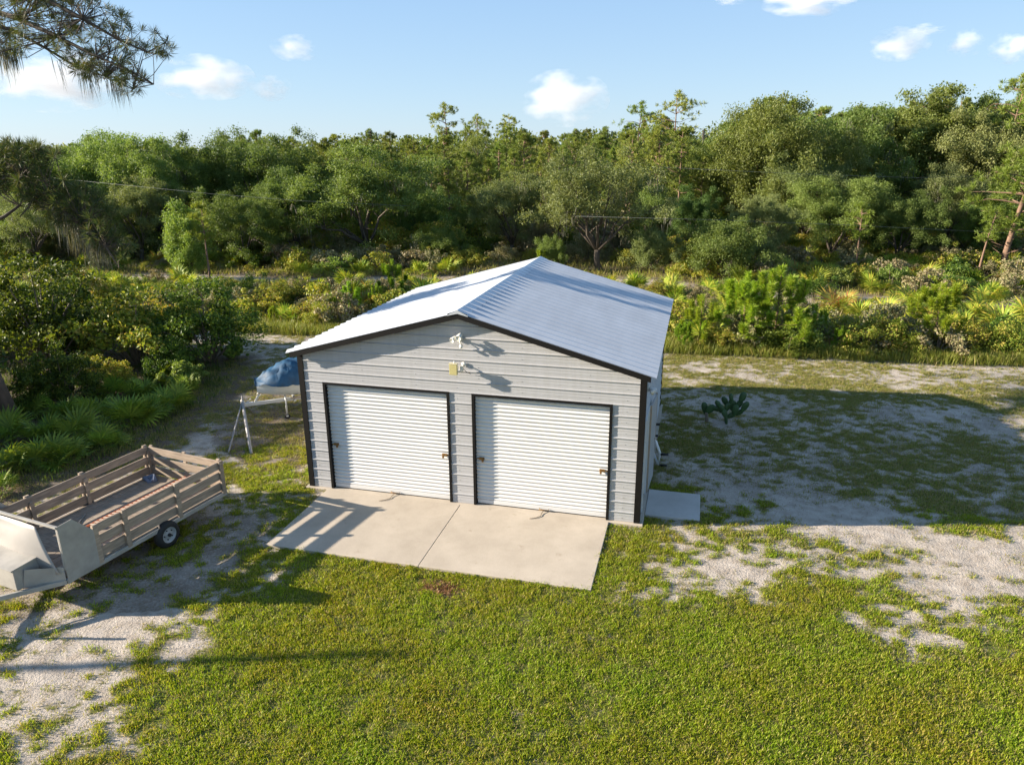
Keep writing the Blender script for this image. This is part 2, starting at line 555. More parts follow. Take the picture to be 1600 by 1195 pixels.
m, n, l, b = new_mat("ground_soil")
att = n.new("ShaderNodeAttribute"); att.attribute_name = "cover"
att2 = n.new("ShaderNodeAttribute"); att2.attribute_name = "litter_and_shade"
fine = noise_tex(n, l, 22, 5, .65)
mid = noise_tex(n, l, 4, 5, .6)
vfine = noise_tex(n, l, 120, 3, .6)
sand = ramp(n, [(.25, (.27, .225, .18)), (.5, (.41, .36, .305)), (.8, (.52, .465, .405))])
l.new(mid, sand.inputs[0])
soil = ramp(n, [(.3, (.10, .085, .04)), (.5, (.18, .16, .075)), (.75, (.29, .26, .15))])
l.new(fine, soil.inputs[0])
green = ramp(n, [(.3, (.07, .075, .02)), (.55, (.13, .16, .025)), (.8, (.22, .21, .07))])
l.new(fine, green.inputs[0])
brown = ramp(n, [(.3, (.06, .045, .035)), (.5, (.13, .10, .07)), (.75, (.23, .17, .12))])
l.new(fine, brown.inputs[0])


def thr(val, nz, lo, hi, gain):
    a = n.new("ShaderNodeMath"); a.operation = 'SUBTRACT'; l.new(nz, a.inputs[0]); a.inputs[1].default_value = .5
    c = n.new("ShaderNodeMath"); c.operation = 'MULTIPLY_ADD'; l.new(a.outputs[0], c.inputs[0]); c.inputs[1].default_value = gain; l.new(val, c.inputs[2])
    r_ = n.new("ShaderNodeMapRange"); r_.inputs["From Min"].default_value = lo; r_.inputs["From Max"].default_value = hi
    l.new(c.outputs[0], r_.inputs[0])
    return r_.outputs[0]


c1 = mixc(n, l, thr(att.outputs["Fac"], fine, .22, .70, 2.6), sand.outputs[0], soil.outputs[0])
c2 = mixc(n, l, thr(att.outputs["Fac"], fine, .50, .95, 1.5), c1, green.outputs[0])
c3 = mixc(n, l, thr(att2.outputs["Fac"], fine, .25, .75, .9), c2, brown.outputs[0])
c4 = mixc(n, l, .35, c3, ramp(n, [(.3, (.6, .6, .6)), (.7, (1.25, 1.25, 1.25))]).outputs[0], 'MULTIPLY')
rv = n[c4.node.name].inputs[7].links[0].from_node
l.new(vfine, rv.inputs[0])
l.new(c4, b.inputs["Base Color"])
b.inputs["Roughness"].default_value = .95
b.inputs["Specular IOR Level"].default_value = .15
bp = n.new("ShaderNodeBump"); bp.inputs["Strength"].default_value = .9; bp.inputs["Distance"].default_value = .03
l.new(fine, bp.inputs["Height"]); l.new(bp.outputs[0], b.inputs["Normal"])
gme = np_mesh("ground", V, F, m, smooth=True)
for nm, arr in (("cover", cov), ("litter_and_shade", lit)):
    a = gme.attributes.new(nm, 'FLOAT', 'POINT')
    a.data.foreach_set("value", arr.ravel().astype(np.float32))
ground = link("ground", gme)
tag(ground, kind='structure')


def gz(x, y):
    """ground height near (x, y)"""
    x = np.asarray(x, float); y = np.asarray(y, float)
    h = Z0 + (fbm(x * .35, y * .35, 70, 3) - .5) * .06
    nr = (np.abs(x - 1) < 17) & (y > -10) & (y < 17)
    h = h + np.where(nr, (fbm(x * 2.3, y * 2.3, 71, 3) - .5) * .045 * (1.1 - cover(x, y) * .5), 0)
    sl_ = (x > -4.4) & (x < 5.4) & (y > -3.0) & (y < 8.3)
    return np.where(sl_, np.minimum(h, Z0 + .012), h)


# ------------------------------------------------------------------ grass (one mass each)
def blades(name, px, py, lmin, lmax, wid, per, lean, mat, label, spread=.05, seed=1):
    rg = np.random.default_rng(seed)
    n_ = len(px) * per
    bx = np.repeat(px, per) + rg.normal(0, spread, n_)
    by = np.repeat(py, per) + rg.normal(0, spread, n_)
    bz = gz(bx, by) - .004
    h = np.repeat(rg.uniform(.75, 1.2, len(px)), per) * rg.uniform(lmin, lmax, n_)
    a = rg.uniform(0, 2 * np.pi, n_)
    ln = rg.uniform(.25, 1, n_) * lean
    dx, dy = np.cos(a), np.sin(a)
    wx, wy = -dy * wid * .5, dx * wid * .5
    base = np.stack([bx, by, bz], 1)
    midp = base + np.stack([dx * h * .35 * ln, dy * h * .35 * ln, h * .55 * np.sqrt(1 - .5 * ln ** 2)], 1)
    tip = base + np.stack([dx * h * .95 * ln, dy * h * .95 * ln, h * (1 - .75 * ln ** 2)], 1)
    wv = np.stack([wx, wy, np.zeros(n_)], 1)
    V_ = np.stack([base, midp + wv, tip, midp - wv], 1).reshape(-1, 3)
    F_ = np.arange(n_ * 4).reshape(-1, 4)
    o = link(name, np_mesh(name, V_, F_, mat))
    return tag(o, label, 'grass', kind='stuff')


def free(x, y):
    """not on concrete, not in the garage"""
    return ~(((x > -3.19) & (x < 3.05) & (y > -2.505) & (y < .1)) | ((x > -3.74) & (x < 3.74) & (y > -.08) & (y < 7.6)) | ((x > 3.6) & (x < 4.88) & (y > .36) & (y < 1.62)))


def in_view(x, y, mrg=40):
    d = np.stack([x - CP[0], y - CP[1], np.full_like(x, Z0 - CP[2])], 1)
    z_ = d @ _fw
    u_ = 800 + FPX * (d @ _r) / z_; v_ = 597.5 - FPX * (d @ _u) / z_
    return (z_ > 1) & (u_ > -mrg) & (u_ < 1600 + mrg) & (v_ < 1195 + 3 * mrg)


def scatter(x0, x1, y0, y1, dens, seed, power=1.0, lo=0.0, f=cover, lump=0.0):
    rg = np.random.default_rng(seed)
    k = int((x1 - x0) * (y1 - y0) * dens)
    x, y = rg.uniform(x0, x1, k), rg.uniform(y0, y1, k)
    ok = free(x, y) & in_view(x, y)
    x, y = x[ok], y[ok]
    c = f(x, y)
    c = np.clip((c - lo) / (1 - lo), 0, 1) ** power
    if lump: c = c * (1 - lump + lump * sm(.38, .58, fbm(x * 6.5, y * 6.5, 33, 2)))
    k2 = rg.uniform(0, 1, len(x)) < c
    return x[k2], y[k2]


x_, y_ = scatter(-7, 12, -8.6, 2.0, 350, 1, 1.0, .42, lump=.65)
blades("lawn_grass", x_, y_, .034, .088, .0115, 18, .9, M['grass'], "green lawn of coarse grass in front of the concrete apron and the garage", .045, 1)
x_, y_ = scatter(-12, 17, -.5, 14.2, 130, 2, 1.0, .2)
blades("lawn_grass", x_, y_, .03, .085, .015, 12, .95, M['drygrass'], "thin dry grass scattered over the sand beside and behind the garage", .07, 2)
x_, y_ = scatter(-12, 17, -9, 13.5, 260, 3, .75, .0)
blades("dry_grass", x_, y_, .025, .075, .010, 6, 1.0, M['drygrass'], "straw coloured tufts of dead grass among the lawn and the front sand", .05, 3)

rg = np.random.default_rng(21)
x_, y_ = rg.uniform(-11, 15, 9000), rg.uniform(-8.5, 12, 9000)
ok = free(x_, y_) & in_view(x_, y_)
M['debris'] = leaf_mat("dead_needles", [(.10, .06, .035), (.19, .12, .07), (.26, .20, .13)], 0, obj_var=0)
blades("ground_litter", x_[ok], y_[ok], .02, .07, .008, 2, 1.15, M['debris'], "scattered dead needles and twigs lying on the sand and grass", .08, 22)

M['dead'] = leaf_mat("dead_grass", [(.20, .09, .04), (.33, .17, .08), (.38, .25, .13)], .2, obj_var=0)
_q = G(688, 917, Z0)
blades("dead_grass_patch", _q[0] + rg.normal(0, .17, 260), _q[1] + rg.normal(0, .11, 260), .03, .07, .012, 7, 1.05, M['dead'], "small rust brown patch of dead grass just below the concrete apron", .03, 23)

# tall roadside grass in front of the scrub
rg = np.random.default_rng(5)
k = 5200
x_ = rg.uniform(-22, 26, k)
y_ = np.interp(x_, [-22, -9, 0, 5, 12, 26], [12.6, 13.0, 13.4, 13.6, 14.2, 15.5]) + np.abs(rg.normal(0, .8, k)) - .25
blades("roadside_grass", x_, y_, .15, .5, .014, 18, .6, M['weeds'], "tall yellow green grass along the edge of the scrub behind the garage", .12, 6)
k = 16000
x_ = rg.uniform(-56, 38, k); y_ = rg.uniform(14, 46, k)
ok = seg_d(x_, y_, ROAD2) > 1.0
blades("scrub_grass", x_[ok], y_[ok], .2, .55, .022, 14, .8, M['drygrass'], "dry brown and olive undergrowth filling the scrub between the bushes", .2, 8)
rg = np.random.default_rng(15)
k = 2600
x_ = rg.uniform(-24, -8.6, k); y_ = rg.uniform(-6, 9.5, k)
ok = inside(x_, y_, LEFTB)
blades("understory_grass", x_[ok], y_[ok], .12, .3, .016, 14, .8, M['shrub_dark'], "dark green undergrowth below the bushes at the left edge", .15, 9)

# ------------------------------------------------------------------ garage
W, HE, RZ, LEN = 3.66, 3.10, 4.18, 7.30
SL = (RZ - 3.134) / 3.83
M['siding'] = plain("grey_siding", (.415, .415, .42), .42, 0.0, var=.07, scale=1.2, stretch=(.6, .6, 3))
_n, _l = M['siding'].node_tree.nodes, M['siding'].node_tree.links
_b = _n["Principled BSDF"]; _src = _b.inputs["Base Color"].links[0].from_socket
_st = noise_tex(_n, _l, 2.2, 5, .7, None, (4, 4, .35)); _rr = ramp(_n, [(.35, (.93, .925, .91)), (.6, (1.02, 1.02, 1.02))]); _l.new(_st, _rr.inputs[0])
_l.new(mixc(_n, _l, .8, _src, _rr.outputs[0], 'MULTIPLY'), _b.inputs["Base Color"])
M['trim'] = plain("dark_bronze_trim", (.006, .0055, .005), .65, spec=.2, var=.3)
M['galv'] = plain("galvalume_roof", (.54, .57, .61), .36, .25, var=.12, scale=1.5, stretch=(2, .4, 1), rnd=.03)
M['white'] = plain("white_door_paint", (.62, .62, .605), .42, var=.06, scale=2.5, stretch=(1, 1, 3))
M['brass'] = plain("rusty_brass", (.32, .20, .06), .55, .5, var=.6, scale=40, col2=(.16, .06, .02))
M['black'] = plain("black_rubber", (.02, .02, .02), .7, var=.3, scale=20)


def concrete(name, a, b_):
    m_, n_, l_, p_ = new_mat(name)
    f1 = noise_tex(n_, l_, 1.1, 6, .62)
    f2 = noise_tex(n_, l_, 90, 3, .6)
    r1 = ramp(n_, [(.32, a), (.5, tuple((i + j) / 2 for i, j in zip(a, b_))), (.68, b_)])
    l_.new(f1, r1.inputs[0])
    r2 = ramp(n_, [(.3, (.86, .86, .86)), (.7, (1.06, 1.06, 1.06))])
    l_.new(f2, r2.inputs[0])
    o_ = mixc(n_, l_, 1.0, r1.outputs[0], r2.outputs[0], 'MULTIPLY')
    f3 = noise_tex(n_, l_, 2.4, 7, .75)
    r3 = ramp(n_, [(.60, (1, 1, 1)), (.72, (.70, .66, .60))])
    l_.new(f3, r3.inputs[0])
    o_ = mixc(n_, l_, .8, o_, r3.outputs[0], 'MULTIPLY')
    l_.new(o_, p_.inputs["Base Color"])
    p_.inputs["Roughness"].default_value = .85
    bp_ = n_.new("ShaderNodeBump"); bp_.inputs["Strength"].default_value = .3; bp_.inputs["Distance"].default_value = .003
    l_.new(f2, bp_.inputs["Height"]); l_.new(bp_.outputs[0], p_.inputs["Normal"])
    return m_


M['slab'] = concrete("apron_concrete", (.39, .335, .265), (.50, .435, .35))
M['slab2'] = concrete("grey_concrete", (.40, .38, .35), (.50, .48, .45))

gar = tag(empty("garage", (0, 0, 0)), "grey metal garage with two white roll up doors and a pale gabled roof", "garage")

# siding profile over the height: flat, rib, flat, small flute
RIB = .2286


def profile(z0, z1):
    out = []
    k = int(math.floor(z0 / RIB)) - 1
    while k * RIB < z1 + RIB:
        b0 = k * RIB
        for dz, dy in ((.000, 0), (.060, 0), (.066, .003), (.074, .003), (.080, 0), (.130, 0), (.136, .003), (.144, .003), (.150, 0),
                       (.186, 0), (.196, .019), (.214, .019), (.224, 0)):
            out.append((b0 + dz, dy))
        k += 1
    res = []
    for i, (z, dd) in enumerate(out):
        if z0 <= z <= z1:
            res.append((z, dd))
    if not res or res[0][0] > z0 + 1e-6: res.insert(0, (z0, 0))
    if res[-1][0] < z1 - 1e-6: res.append((z1, 0))
    return res


def front_strip(mb, z0, z1, xl, xr, y, s=-1):
    """corrugated strip between x = xl(z) and xr(z), facing -y when s = -1"""
    pr_ = profile(z0, z1)
    for (za, da), (zb, db) in zip(pr_[:-1], pr_[1:]):
        q = [(xl(za), y + s * da, za), (xr(za), y + s * da, za), (xr(zb), y + s * db, zb), (xl(zb), y + s * db, zb)]
        if s > 0: q = q[::-1]
        mb.quad(*q)


D1, D2, D3, D4, DH = -3.08, -.34, .25, 3.0, 2.44
PANEL = 4 * RIB


def gable_x(z):
    return min(W, (RZ - .03 - z) / SL) if z > HE else W


def wall_panels(side):
    y = 0.0 if side == 'front' else LEN
    s = -1 if side == 'front' else 1
    z = 0.0
    cuts = [0, PANEL, 2 * PANEL, DH, 3 * PANEL, HE, 4 * PANEL, RZ - .05]
    levels = [0, PANEL, 2 * PANEL, 3 * PANEL, 4 * PANEL, RZ - .035]
    for a, b_ in zip(levels[:-1], levels[1:]):
        mb = MB()
        subs = sorted({a, b_} | {c for c in (DH, HE) if a < c < b_})
        for p, q in zip(subs[:-1], subs[1:]):
            if side == 'front' and q <= DH + 1e-6:
                for x0, x1 in ((-W, D1), (D2, D3), (D4, W)):
                    m3 = MB()
                    front_strip(m3, p, q, lambda z_, v=x0: v, lambda z_, v=x1: v, y, s)
                    m3.build("wall_panel", M['siding'], gar)
            else:
                front_strip(mb, p, q, lambda z_: -gable_x(z_), lambda z_: gable_x(z_), y, s)
        if mb.v:
            mb.build("wall_panel", M['siding'], gar)


wall_panels('front')
wall_panels('back')


def side_panels(x, s, hole=None):
    for k in range(4):
        a, b_ = k * PANEL, min((k + 1) * PANEL, HE)
        if b_ <= a: continue
        mb = MB()
        subs = sorted({a, b_} | ({hole[2]} if hole and a < hole[2] < b_ else set()))
        for p, q in zip(subs[:-1], subs[1:]):
            rng_ = [(0, LEN)]
            if hole and q <= hole[2] + 1e-6: rng_ = [(0, hole[0]), (hole[1], LEN)]
            for (za, da), (zb, db) in zip(profile(p, q)[:-1], profile(p, q)[1:]):
                for y0, y1 in rng_:
                    v = [(x + s * da, y0, za), (x + s * da, y1, za), (x + s * db, y1, zb), (x + s * db, y0, zb)]
                    if s < 0: v = v[::-1]
                    mb.quad(*v)
        mb.build("wall_panel", M['siding'], gar)


SD0, SD1, SDH = .45, 1.38, 2.05
side_panels(W, 1, (SD0, SD1, SDH))
side_panels(-W, -1)
# foundation under the walls
mb = MB(); mb.box((-W - .09, -.085, -.25), (W + .09, LEN + .085, -.004)); mb.build("foundation", M['slab'], gar, .01)
# corner trims
for sx in (-1, 1):
    for y, sy in ((0, -1), (LEN, 1)):
        mb = MB()
        mb.box((min(sx * (W - .10), sx * (W + .024)), min(y, y + sy * .024), 0), (max(sx * (W - .10), sx * (W + .024)), max(y, y + sy * .024), HE + .02))
        mb.box((min(sx * W, sx * (W + .024)), min(y, y - sy * .10), 0), (max(sx * W, sx * (W + .024)), max(y - sy * .001, y - sy * .10), HE + .0))
        mb.build("corner_trim", M['trim'], gar)

# roof panels: ribs run from ridge to eave
XO, YO = 3.86, .18


def roof_panel(sx, y0, y1):
    mb = MB()
    prof = []
    k = 0
    y = y0
    while y < y1 - .01:
        for dy, dz in ((0, .0), (.020, .0), (.112, .050), (.150, .050), (.242, 0), (.27, 0), (.275, .004), (.285, .004), (.29, 0)):
            if y + dy <= y1: prof.append((y + dy, dz))
        y += RIB * 4 / 3
    prof.append((y1, 0))
    nn = Vector((sx * SL, 0, 1)).normalized()
    for (ya, da), (yb, db) in zip(prof[:-1], prof[1:]):
        q = []
        for yy, dd, t in ((ya, da, 0), (ya, da, 1), (yb, db, 1), (yb, db, 0)):
            x = sx * XO * t
            p = Vector((x, yy, RZ - abs(x) * SL)) + nn * dd
            q.append(tuple(p))
        if sx < 0: q = q[::-1]
        mb.quad(*q)
    # folded lower lip and underside
    for t in (0,):
        a = Vector((sx * XO, y0, RZ - XO * SL)); b_ = Vector((sx * XO, y1, RZ - XO * SL))
        mb.quad(a, b_, b_ - Vector((0, 0, .012)), a - Vector((0, 0, .012)))
        mb.quad((0, y0, RZ - .012), (0, y1, RZ - .012), b_ - Vector((0, 0, .012)), a - Vector((0, 0, .012)))
    return mb.build("roof_panel", M['galv'], gar)


ny_ = 8
span = (LEN + 2 * YO)
npan = 8
for sx in (-1, 1):
    for i in range(npan):
        a = -YO + i * PANEL
        b_ = min(-YO + (i + 1) * PANEL, LEN + YO)
        if b_ - a < .05: continue
        roof_panel(sx, a, b_ if i < npan - 1 else LEN + YO)
# ridge cap
mb = MB()
for sx in (-1, 1):
    pts = [(0, .052), (.16, .030), (.17, .034), (.20, .030), (.215, .002)]
    for (xa, ha), (xb, hb) in zip(pts[:-1], pts[1:]):
        q = [(sx * xa, -YO - .01, RZ - xa * SL + ha), (sx * xb, -YO - .01, RZ - xb * SL + hb), (sx * xb, LEN + YO + .01, RZ - xb * SL + hb), (sx * xa, LEN + YO + .01, RZ - xa * SL + ha)]
        mb.quad(*(q if sx > 0 else q[::-1]))
    q = [(0, -YO - .01, RZ + .052), (sx * .215, -YO - .01, RZ - .215 * SL + .002), (sx * .215, -YO - .01, RZ - .215 * SL - .012), (0, -YO - .01, RZ - .02)]
    mb.quad(*(q if sx < 0 else q[::-1]))
mb.build("ridge_cap", M['galv'], gar)
# barge boards and soffits
for yb_, s in ((-YO, -1), (LEN + YO, 1)):
    for sx in (-1, 1):
        mb = MB()
        y0, y1 = (yb_ + .004, yb_ + .034) if s < 0 else (yb_ - .034, yb_ - .004)
        poly = [(sx * .001, y0, RZ - .016), (sx * (XO - .1), y0, RZ - .016 - (XO - .1) * SL), (sx * (XO - .1), y0, RZ - .125 - (XO - .1) * SL), (sx * .001, y0, RZ - .125)]
        mb.extrude(poly if sx > 0 else poly[::-1], (0, y1 - y0, 0))
        mb.build("barge_board", M['trim'], gar)
        mb = MB()
        a = 0.0 if s < 0 else LEN
        ylo, yhi = (y1 + .001, a - .025) if s < 0 else (a + .025, y0 - .001)
        poly = [(sx * .001, ylo, RZ - .02), (sx * (XO - .12), ylo, RZ - .02 - (XO - .12) * SL), (sx * (XO - .12), ylo, RZ - .05 - (XO - .12) * SL), (sx * .001, ylo, RZ - .05)]
        mb.extrude(poly if sx > 0 else poly[::-1], (0, yhi - ylo, 0))
        mb.build("soffit", M['siding'], gar)


# roll up doors
def roll_door(x0, x1, locks):
    dr = MB()
    yc = .085
    ns = 28
    pitch = (DH - .10) / ns
    for i in range(ns):
        zb = .10 + i * pitch
        seq = [(zb + pitch * t, yc - .024 * (math.sin(math.pi * min(1, t / .62)) ** .6 if t < .62 else 0)) for t in (0, .06, .14, .24, .36, .48, .56, .62, .8, 1.0)]
        for (za, ya), (zc, yd) in zip(seq[:-1], seq[1:]):
            dr.quad((x0 - .02, ya, za), (x1 + .02, ya, za), (x1 + .02, yd, zc), (x0 - .02, yd, zc), 0, True)
    d = dr.build("roll_up_door", M['white'], gar, weld=True)
    b_ = MB(); b_.box((x0 + .005, yc - .025, .012), (x1 - .005, yc + .02, .10)); b_.build("bottom_bar", M['white'], d, .006)
    g_ = MB(); g_.box((x0 + .005, yc - .03, -.003), (x1 - .005, yc + .02, .0115)); g_.build("bottom_seal", M['black'], d)
    for xx, sgn in locks:
        lk = MB()
        lk.box((min(xx, xx + sgn * .11), yc - .046, 1.02), (max(xx, xx + sgn * .11), yc - .018, 1.075))
        lk.box((min(xx + sgn * .11, xx + sgn * .16), yc - .04, 1.035), (max(xx + sgn * .11, xx + sgn * .16), yc - .022, 1.06))
        lk.box((xx + sgn * .03 - .02, yc - .075, .985), (xx + sgn * .03 + .02, yc - .047, 1.05))
        lk.build("latch", M['brass'], d, .004)
    hd = MB(); xm = (x0 + x1) / 2 + .08
    hd.tube([(xm - .1, yc - .03, .045), (xm - .1, yc - .07, .04), (xm + .1, yc - .07, .04), (xm + .1, yc - .03, .045)], .009, 6)
    hd.build("handle", M['brass'], d)
    # jambs, header and the dark trim around the opening
    for nm, lo, hi in (("door_trim", (x0 - .055, -.028, 0), (x0, .02, DH + .05)), ("door_trim", (x1, -.028, 0), (x1 + .055, .02, DH + .05)), ("door_trim", (x0 + .0005, -.028, DH), (x1 - .0005, .02, DH + .05))):
        t_ = MB(); t_.box(lo, hi); t_.build(nm, M['trim'], gar)
    for lo, hi in (((x0 - .05, .0205, 0), (x0 - .003, .11, DH)), ((x1 + .003, .0205, 0), (x1 + .05, .11, DH)), ((x0 - .05, .0205, DH + .003), (x1 + .05, .3, DH + .05))):
        t_ = MB(); t_.box(lo, hi); t_.build("door_jamb", M['trim'], gar)
    # rope pull
    r_ = MB()
    q = [(xm, yc - .07, .03), (xm - .03, -.10, .012), (xm - .02, -.20, .009), (xm - .10, -.30, .009), (xm - .22, -.36, .009)]
    r_.tube(q, .007, 5); r_.build("pull_rope", M['twig'], d)


roll_door(D1, D2, [(D1 + .17, -1), (D2 - .17, 1)])
roll_door(D3, D4, [(D3 + .17, -1), (D4 - .17, 1)])
# unseen panel added behind the doors so that no light passes under them
mb = MB(); mb.box((-W + .05, .32, 0), (W - .05, .34, HE - .1)); mb.build("light_stop_panel", M['siding'], gar)
# screws: small heads in rows
mb = MB()
for xs in (-2.2, -1.0, -.11, .35, 1.25, 2.6, 3.33, -3.4):
    z = RIB * .3
    while z < min(RZ - .25, RZ - abs(xs) * SL - .2):
        if not ((D1 - .06 < xs < D2 + .06 or D3 - .06 < xs < D4 + .06) and z < DH + .08):
            mb.box((xs - .005, -.006, z - .005), (xs + .005, .001, z + .005))
        z += RIB
o = mb.build("screw", M['trim'], gar); o['kind'] = 'stuff'

# side door swung back against the wall, its frame and threshold
dd_ = MB(); t = .045
fr = MB()
fr.box((W - .08, SD0 - .0, 0), (W + .035, SD0 + .05, SDH)); fr.box((W - .08, SD1 - .05, 0), (W + .035, SD1, SDH)); fr.box((W - .08, SD0 + .051, SDH - .05), (W + .035, SD1 - .051, SDH))
fr.build("side_door_frame", M['white'], gar, .004)
dk = MB(); dk.box((W - .12, SD0 + .05, 0), (W - .06, SD1 - .05, SDH - .05)); dk.build("side_door", plain("grey_door_paint", (.40, .43, .46), .45, var=.1), gar)
lv = empty("screen_door", (W + .035, SD1 + .01, .03), R(-4)); lv.parent = gar
mb = MB(); mb.box((0, .02, 0), (.035, .88, 1.98)); mb.build("door_leaf", M['siding'], lv, .004)
mb = MB()
for lo, hi in (((-.004, 0, 0), (.04, .02, 2.0)), ((-.004, .88, 0), (.04, .9, 2.0))):
    mb.box(lo, hi)
mb.build("door_edge", plain("tan_wood_edge", (.42, .33, .25), .7), lv)
mb = MB(); mb.tube([(.035, .8, .95), (.09, .8, .95), (.09, .72, .95)], .01, 6); mb.build("handle", M['brass'], lv)
# outdoor light under the right eave
lt = tag(empty("wall_lamp", (W + .02, .28, 2.78)), "white twin floodlight under the right eave above the side door", "lamp")
mb = MB(); mb.box((0, -.06, -.06), (.035, .06, .06)); mb.build("base", M['white'], lt, .005)
for s in (-1, 1):
    mb = MB()
    ax_ = Vector((.75, .5 * s - .3, -.45)).normalized()
    mb.lathe([(.0, -.01), (.025, 0), (.03, .05), (.055, .10), (.055, .13), (.0, .125)], (.035, .035 * s, 0), ax_, 14)
    mb.build("lamp_head", M['white'], lt)

# gable floodlight: bracket, motion sensor, two lamp heads
fl = tag(empty("floodlight", (-.02, -.021, 3.62)), "white floodlight with sensor high on the gable under the roof peak", "floodlight")
cream = plain("cream_plastic", (.72, .70, .62), .45, var=.1, scale=20)
mb = MB(); mb.lathe([(0, 0), (.065, 0), (.065, .03), (.04, .045), (0, .045)], (0, 0, 0), (0, -1, 0), 18); mb.build("base", cream, fl)
for (ex, ez, rr) in ((.05, .10, .06), (-.06, .045, .05)):
    mb = MB()
    mb.tube([(0, -.04, 0), (ex * .4, -.14, ez * .3), (ex, -.20, ez)], .013, 6)
    mb.build("arm", cream, fl)
    mb = MB()
    ax_ = Vector((-.25 + ex * 2, -.8, -.35)).normalized()
    mb.lathe([(0, -.05), (rr * .5, -.05), (rr * .75, .0), (rr, .09), (rr, .12), (rr * .9, .12), (rr * .8, .10), (0, .10)], (ex, -.20, ez), ax_, 18)
    mb.build("lamp_head", cream, fl)
mb = MB(); mb.tube([(0, -.04, 0), (.02, -.09, -.05), (.045, -.13, -.10)], .012, 6)
mb.lathe([(0, 0), (.035, 0), (.035, .07), (.02, .085), (0, .09)], (.045, -.10, -.12), (.1, -.9, -.3), 14); mb.build("motion_sensor", cream, fl)

fl.scale = (1, .6, 1)
# yellow box light on a bent arm
yb_ = tag(empty("yellow_box", (.02, -.021, 3.10)), "yellow box lamp held out on a bent arm above the pillar between the doors", "box lamp")
yel = plain("faded_yellow_paint", (.50, .44, .19), .5, var=.12, scale=14)
bx = MB(); bx.box((-.20, -.42, -.17), (-.04, -.30, .05)); bo = bx.build("box", yel, yb_, .006)
ld = MB(); ld.box((-.21, -.43, .052), (-.03, -.29, .066)); ld.build("lid", plain("cream_lid", (.66, .60, .40), .5), bo, .003)
mb = MB(); mb.lathe([(0, 0), (.018, 0), (.018, .03), (.008, .045), (0, .05)], (-.1, -.36, .066), (0, 0, 1), 10); mb.build("cap", cream, bo)
mb = MB(); mb.tube([(-.04, -.34, -.10), (.0, -.28, -.10), (.03, -.15, -.02), (.03, -.02, 0), (.03, .0, 0)], .013, 8); mb.build("arm", cream, yb_)
mb = MB(); mb.lathe([(0, 0), (.05, 0), (.05, .025), (.03, .04), (0, .04)], (.03, 0, 0), (0, -1, 0), 14); mb.build("base", cream, yb_)
mb = MB(); mb.tube([(.0, -.12, -.0), (.06, -.14, -.09), (.10, -.1, -.14), (.14, -.03, -.17), (.17, -.008, -.19)], .006, 6); mb.build("cable", M['trim'], yb_)
mb = MB(); mb.box((-.02, -.22, -.11), (.05, -.13, -.01)); mb.build("bracket", cream, yb_, .005)

yb_.scale = (1, .56, 1)

# ------------------------------------------------------------------ concrete
ap = tag(empty("driveway_apron", (0, 0, 0)), "tan concrete apron in front of the two garage doors", "concrete slab")
jx0, jx1 = G(720, 785)[0], G(657, 882)[0]
jx0 = -.06; jx1 = .0
jm = (G(719, 787)[0] + G(657, 880)[0]) / 2
for x0, x1 in ((-3.21, jm - .004), (jm + .004, 3.07)):
    mb = MB(); mb.box((x0, -2.53, -.12), (x1, -.088, -.004)); mb.build("slab", M['slab'], ap, .008)
mb = MB(); mb.box((jm - .0035, -2.52, -.11), (jm + .0035, -.089, -.016)); mb.build("joint", M['trim'], ap)
pad = MB(); pad.box((W + .095, .39, -.13), (4.86, 1.59, .01)); pd = pad.build("step_pad", M['slab2'], None, .012)
tag(pd, "small grey concrete pad outside the side door right of the garage", "concrete pad")

# white tubular frame with black grips leaning by the right wall
wf = tag(empty("folding_frame", tuple(G(1030, 727)[:2]) + (Z0,)), "white tubular folding frame with black foam grips beside the right garage wall", "folding frame")
WP = plain("white_tube_paint", (.78, .78, .77), .35, var=.05)
base = np.array(wf.location)
YF = 3.0


def lp(u, v, y=YF):
    return Vector(PY(u, v, y) - base)


offz = Vector((0, 0, 0))
segs = [[(1017, 660), (1012, 674), (1016, 687)], [(1017, 660), (1032, 704), (1029, 721), (1019, 697)], [(1016, 687), (1019, 697)]]
base = np.array([float(PY(1029, 723, YF)[0]), YF, float(PY(1029, 723, YF)[2])])
wf.location = (base[0], base[1], Z0)
low = 0
for sgs in segs:
    mb = MB(); mb.tube([lp(*q) for q in sgs], .03, 8); mb.build("tube", WP, wf)
for u, v in ((1020, 657), (1017, 675), (1033, 704), (1031, 721)):
    a = lp(u, v); mb = MB(); mb.tube([a + Vector((0, -.02, 0)), a + Vector((.17, -.06, .03))], .03, 10); mb.build("grip", M['black'], wf)
for k_ in (0,):
    a = lp(1029, 721); mb = MB(); mb.tube([a, Vector((a.x - .02, a.y + .3, 0.0))], .018, 8); mb.build("tube", WP, wf)

# ------------------------------------------------------------------ utility trailer
M['board'] = plain("weathered_board", (.40, .315, .235), .85, var=.5, scale=3.0, stretch=(1, 1, 8), rnd=.22, bump=.4)
M['deck'] = plain("dark_deck_board", (.34, .275, .21), .85, var=.55, scale=4.0, stretch=(8, .7, 1), rnd=.25, bump=.4)
M['cream'] = plain("cream_trailer_paint", (.40, .38, .34), .5, var=.32, scale=3)
M['rust'] = plain("rusty_steel", (.22, .10, .05), .8, var=.5, scale=15)
hd = math.atan2(-.988, -.156)
tr = tag(empty("utility_trailer", (-4.77, -1.45, Z0), hd), "wooden sided utility trailer with cream steel front and small wheels on the sand", "trailer")
# local axes: +x forward (towards the tongue), +y left side of the trailer is -y here: t runs towards -y
TW = 2.2


def T(s, t, z):
    return (s, -t, z - Z0)


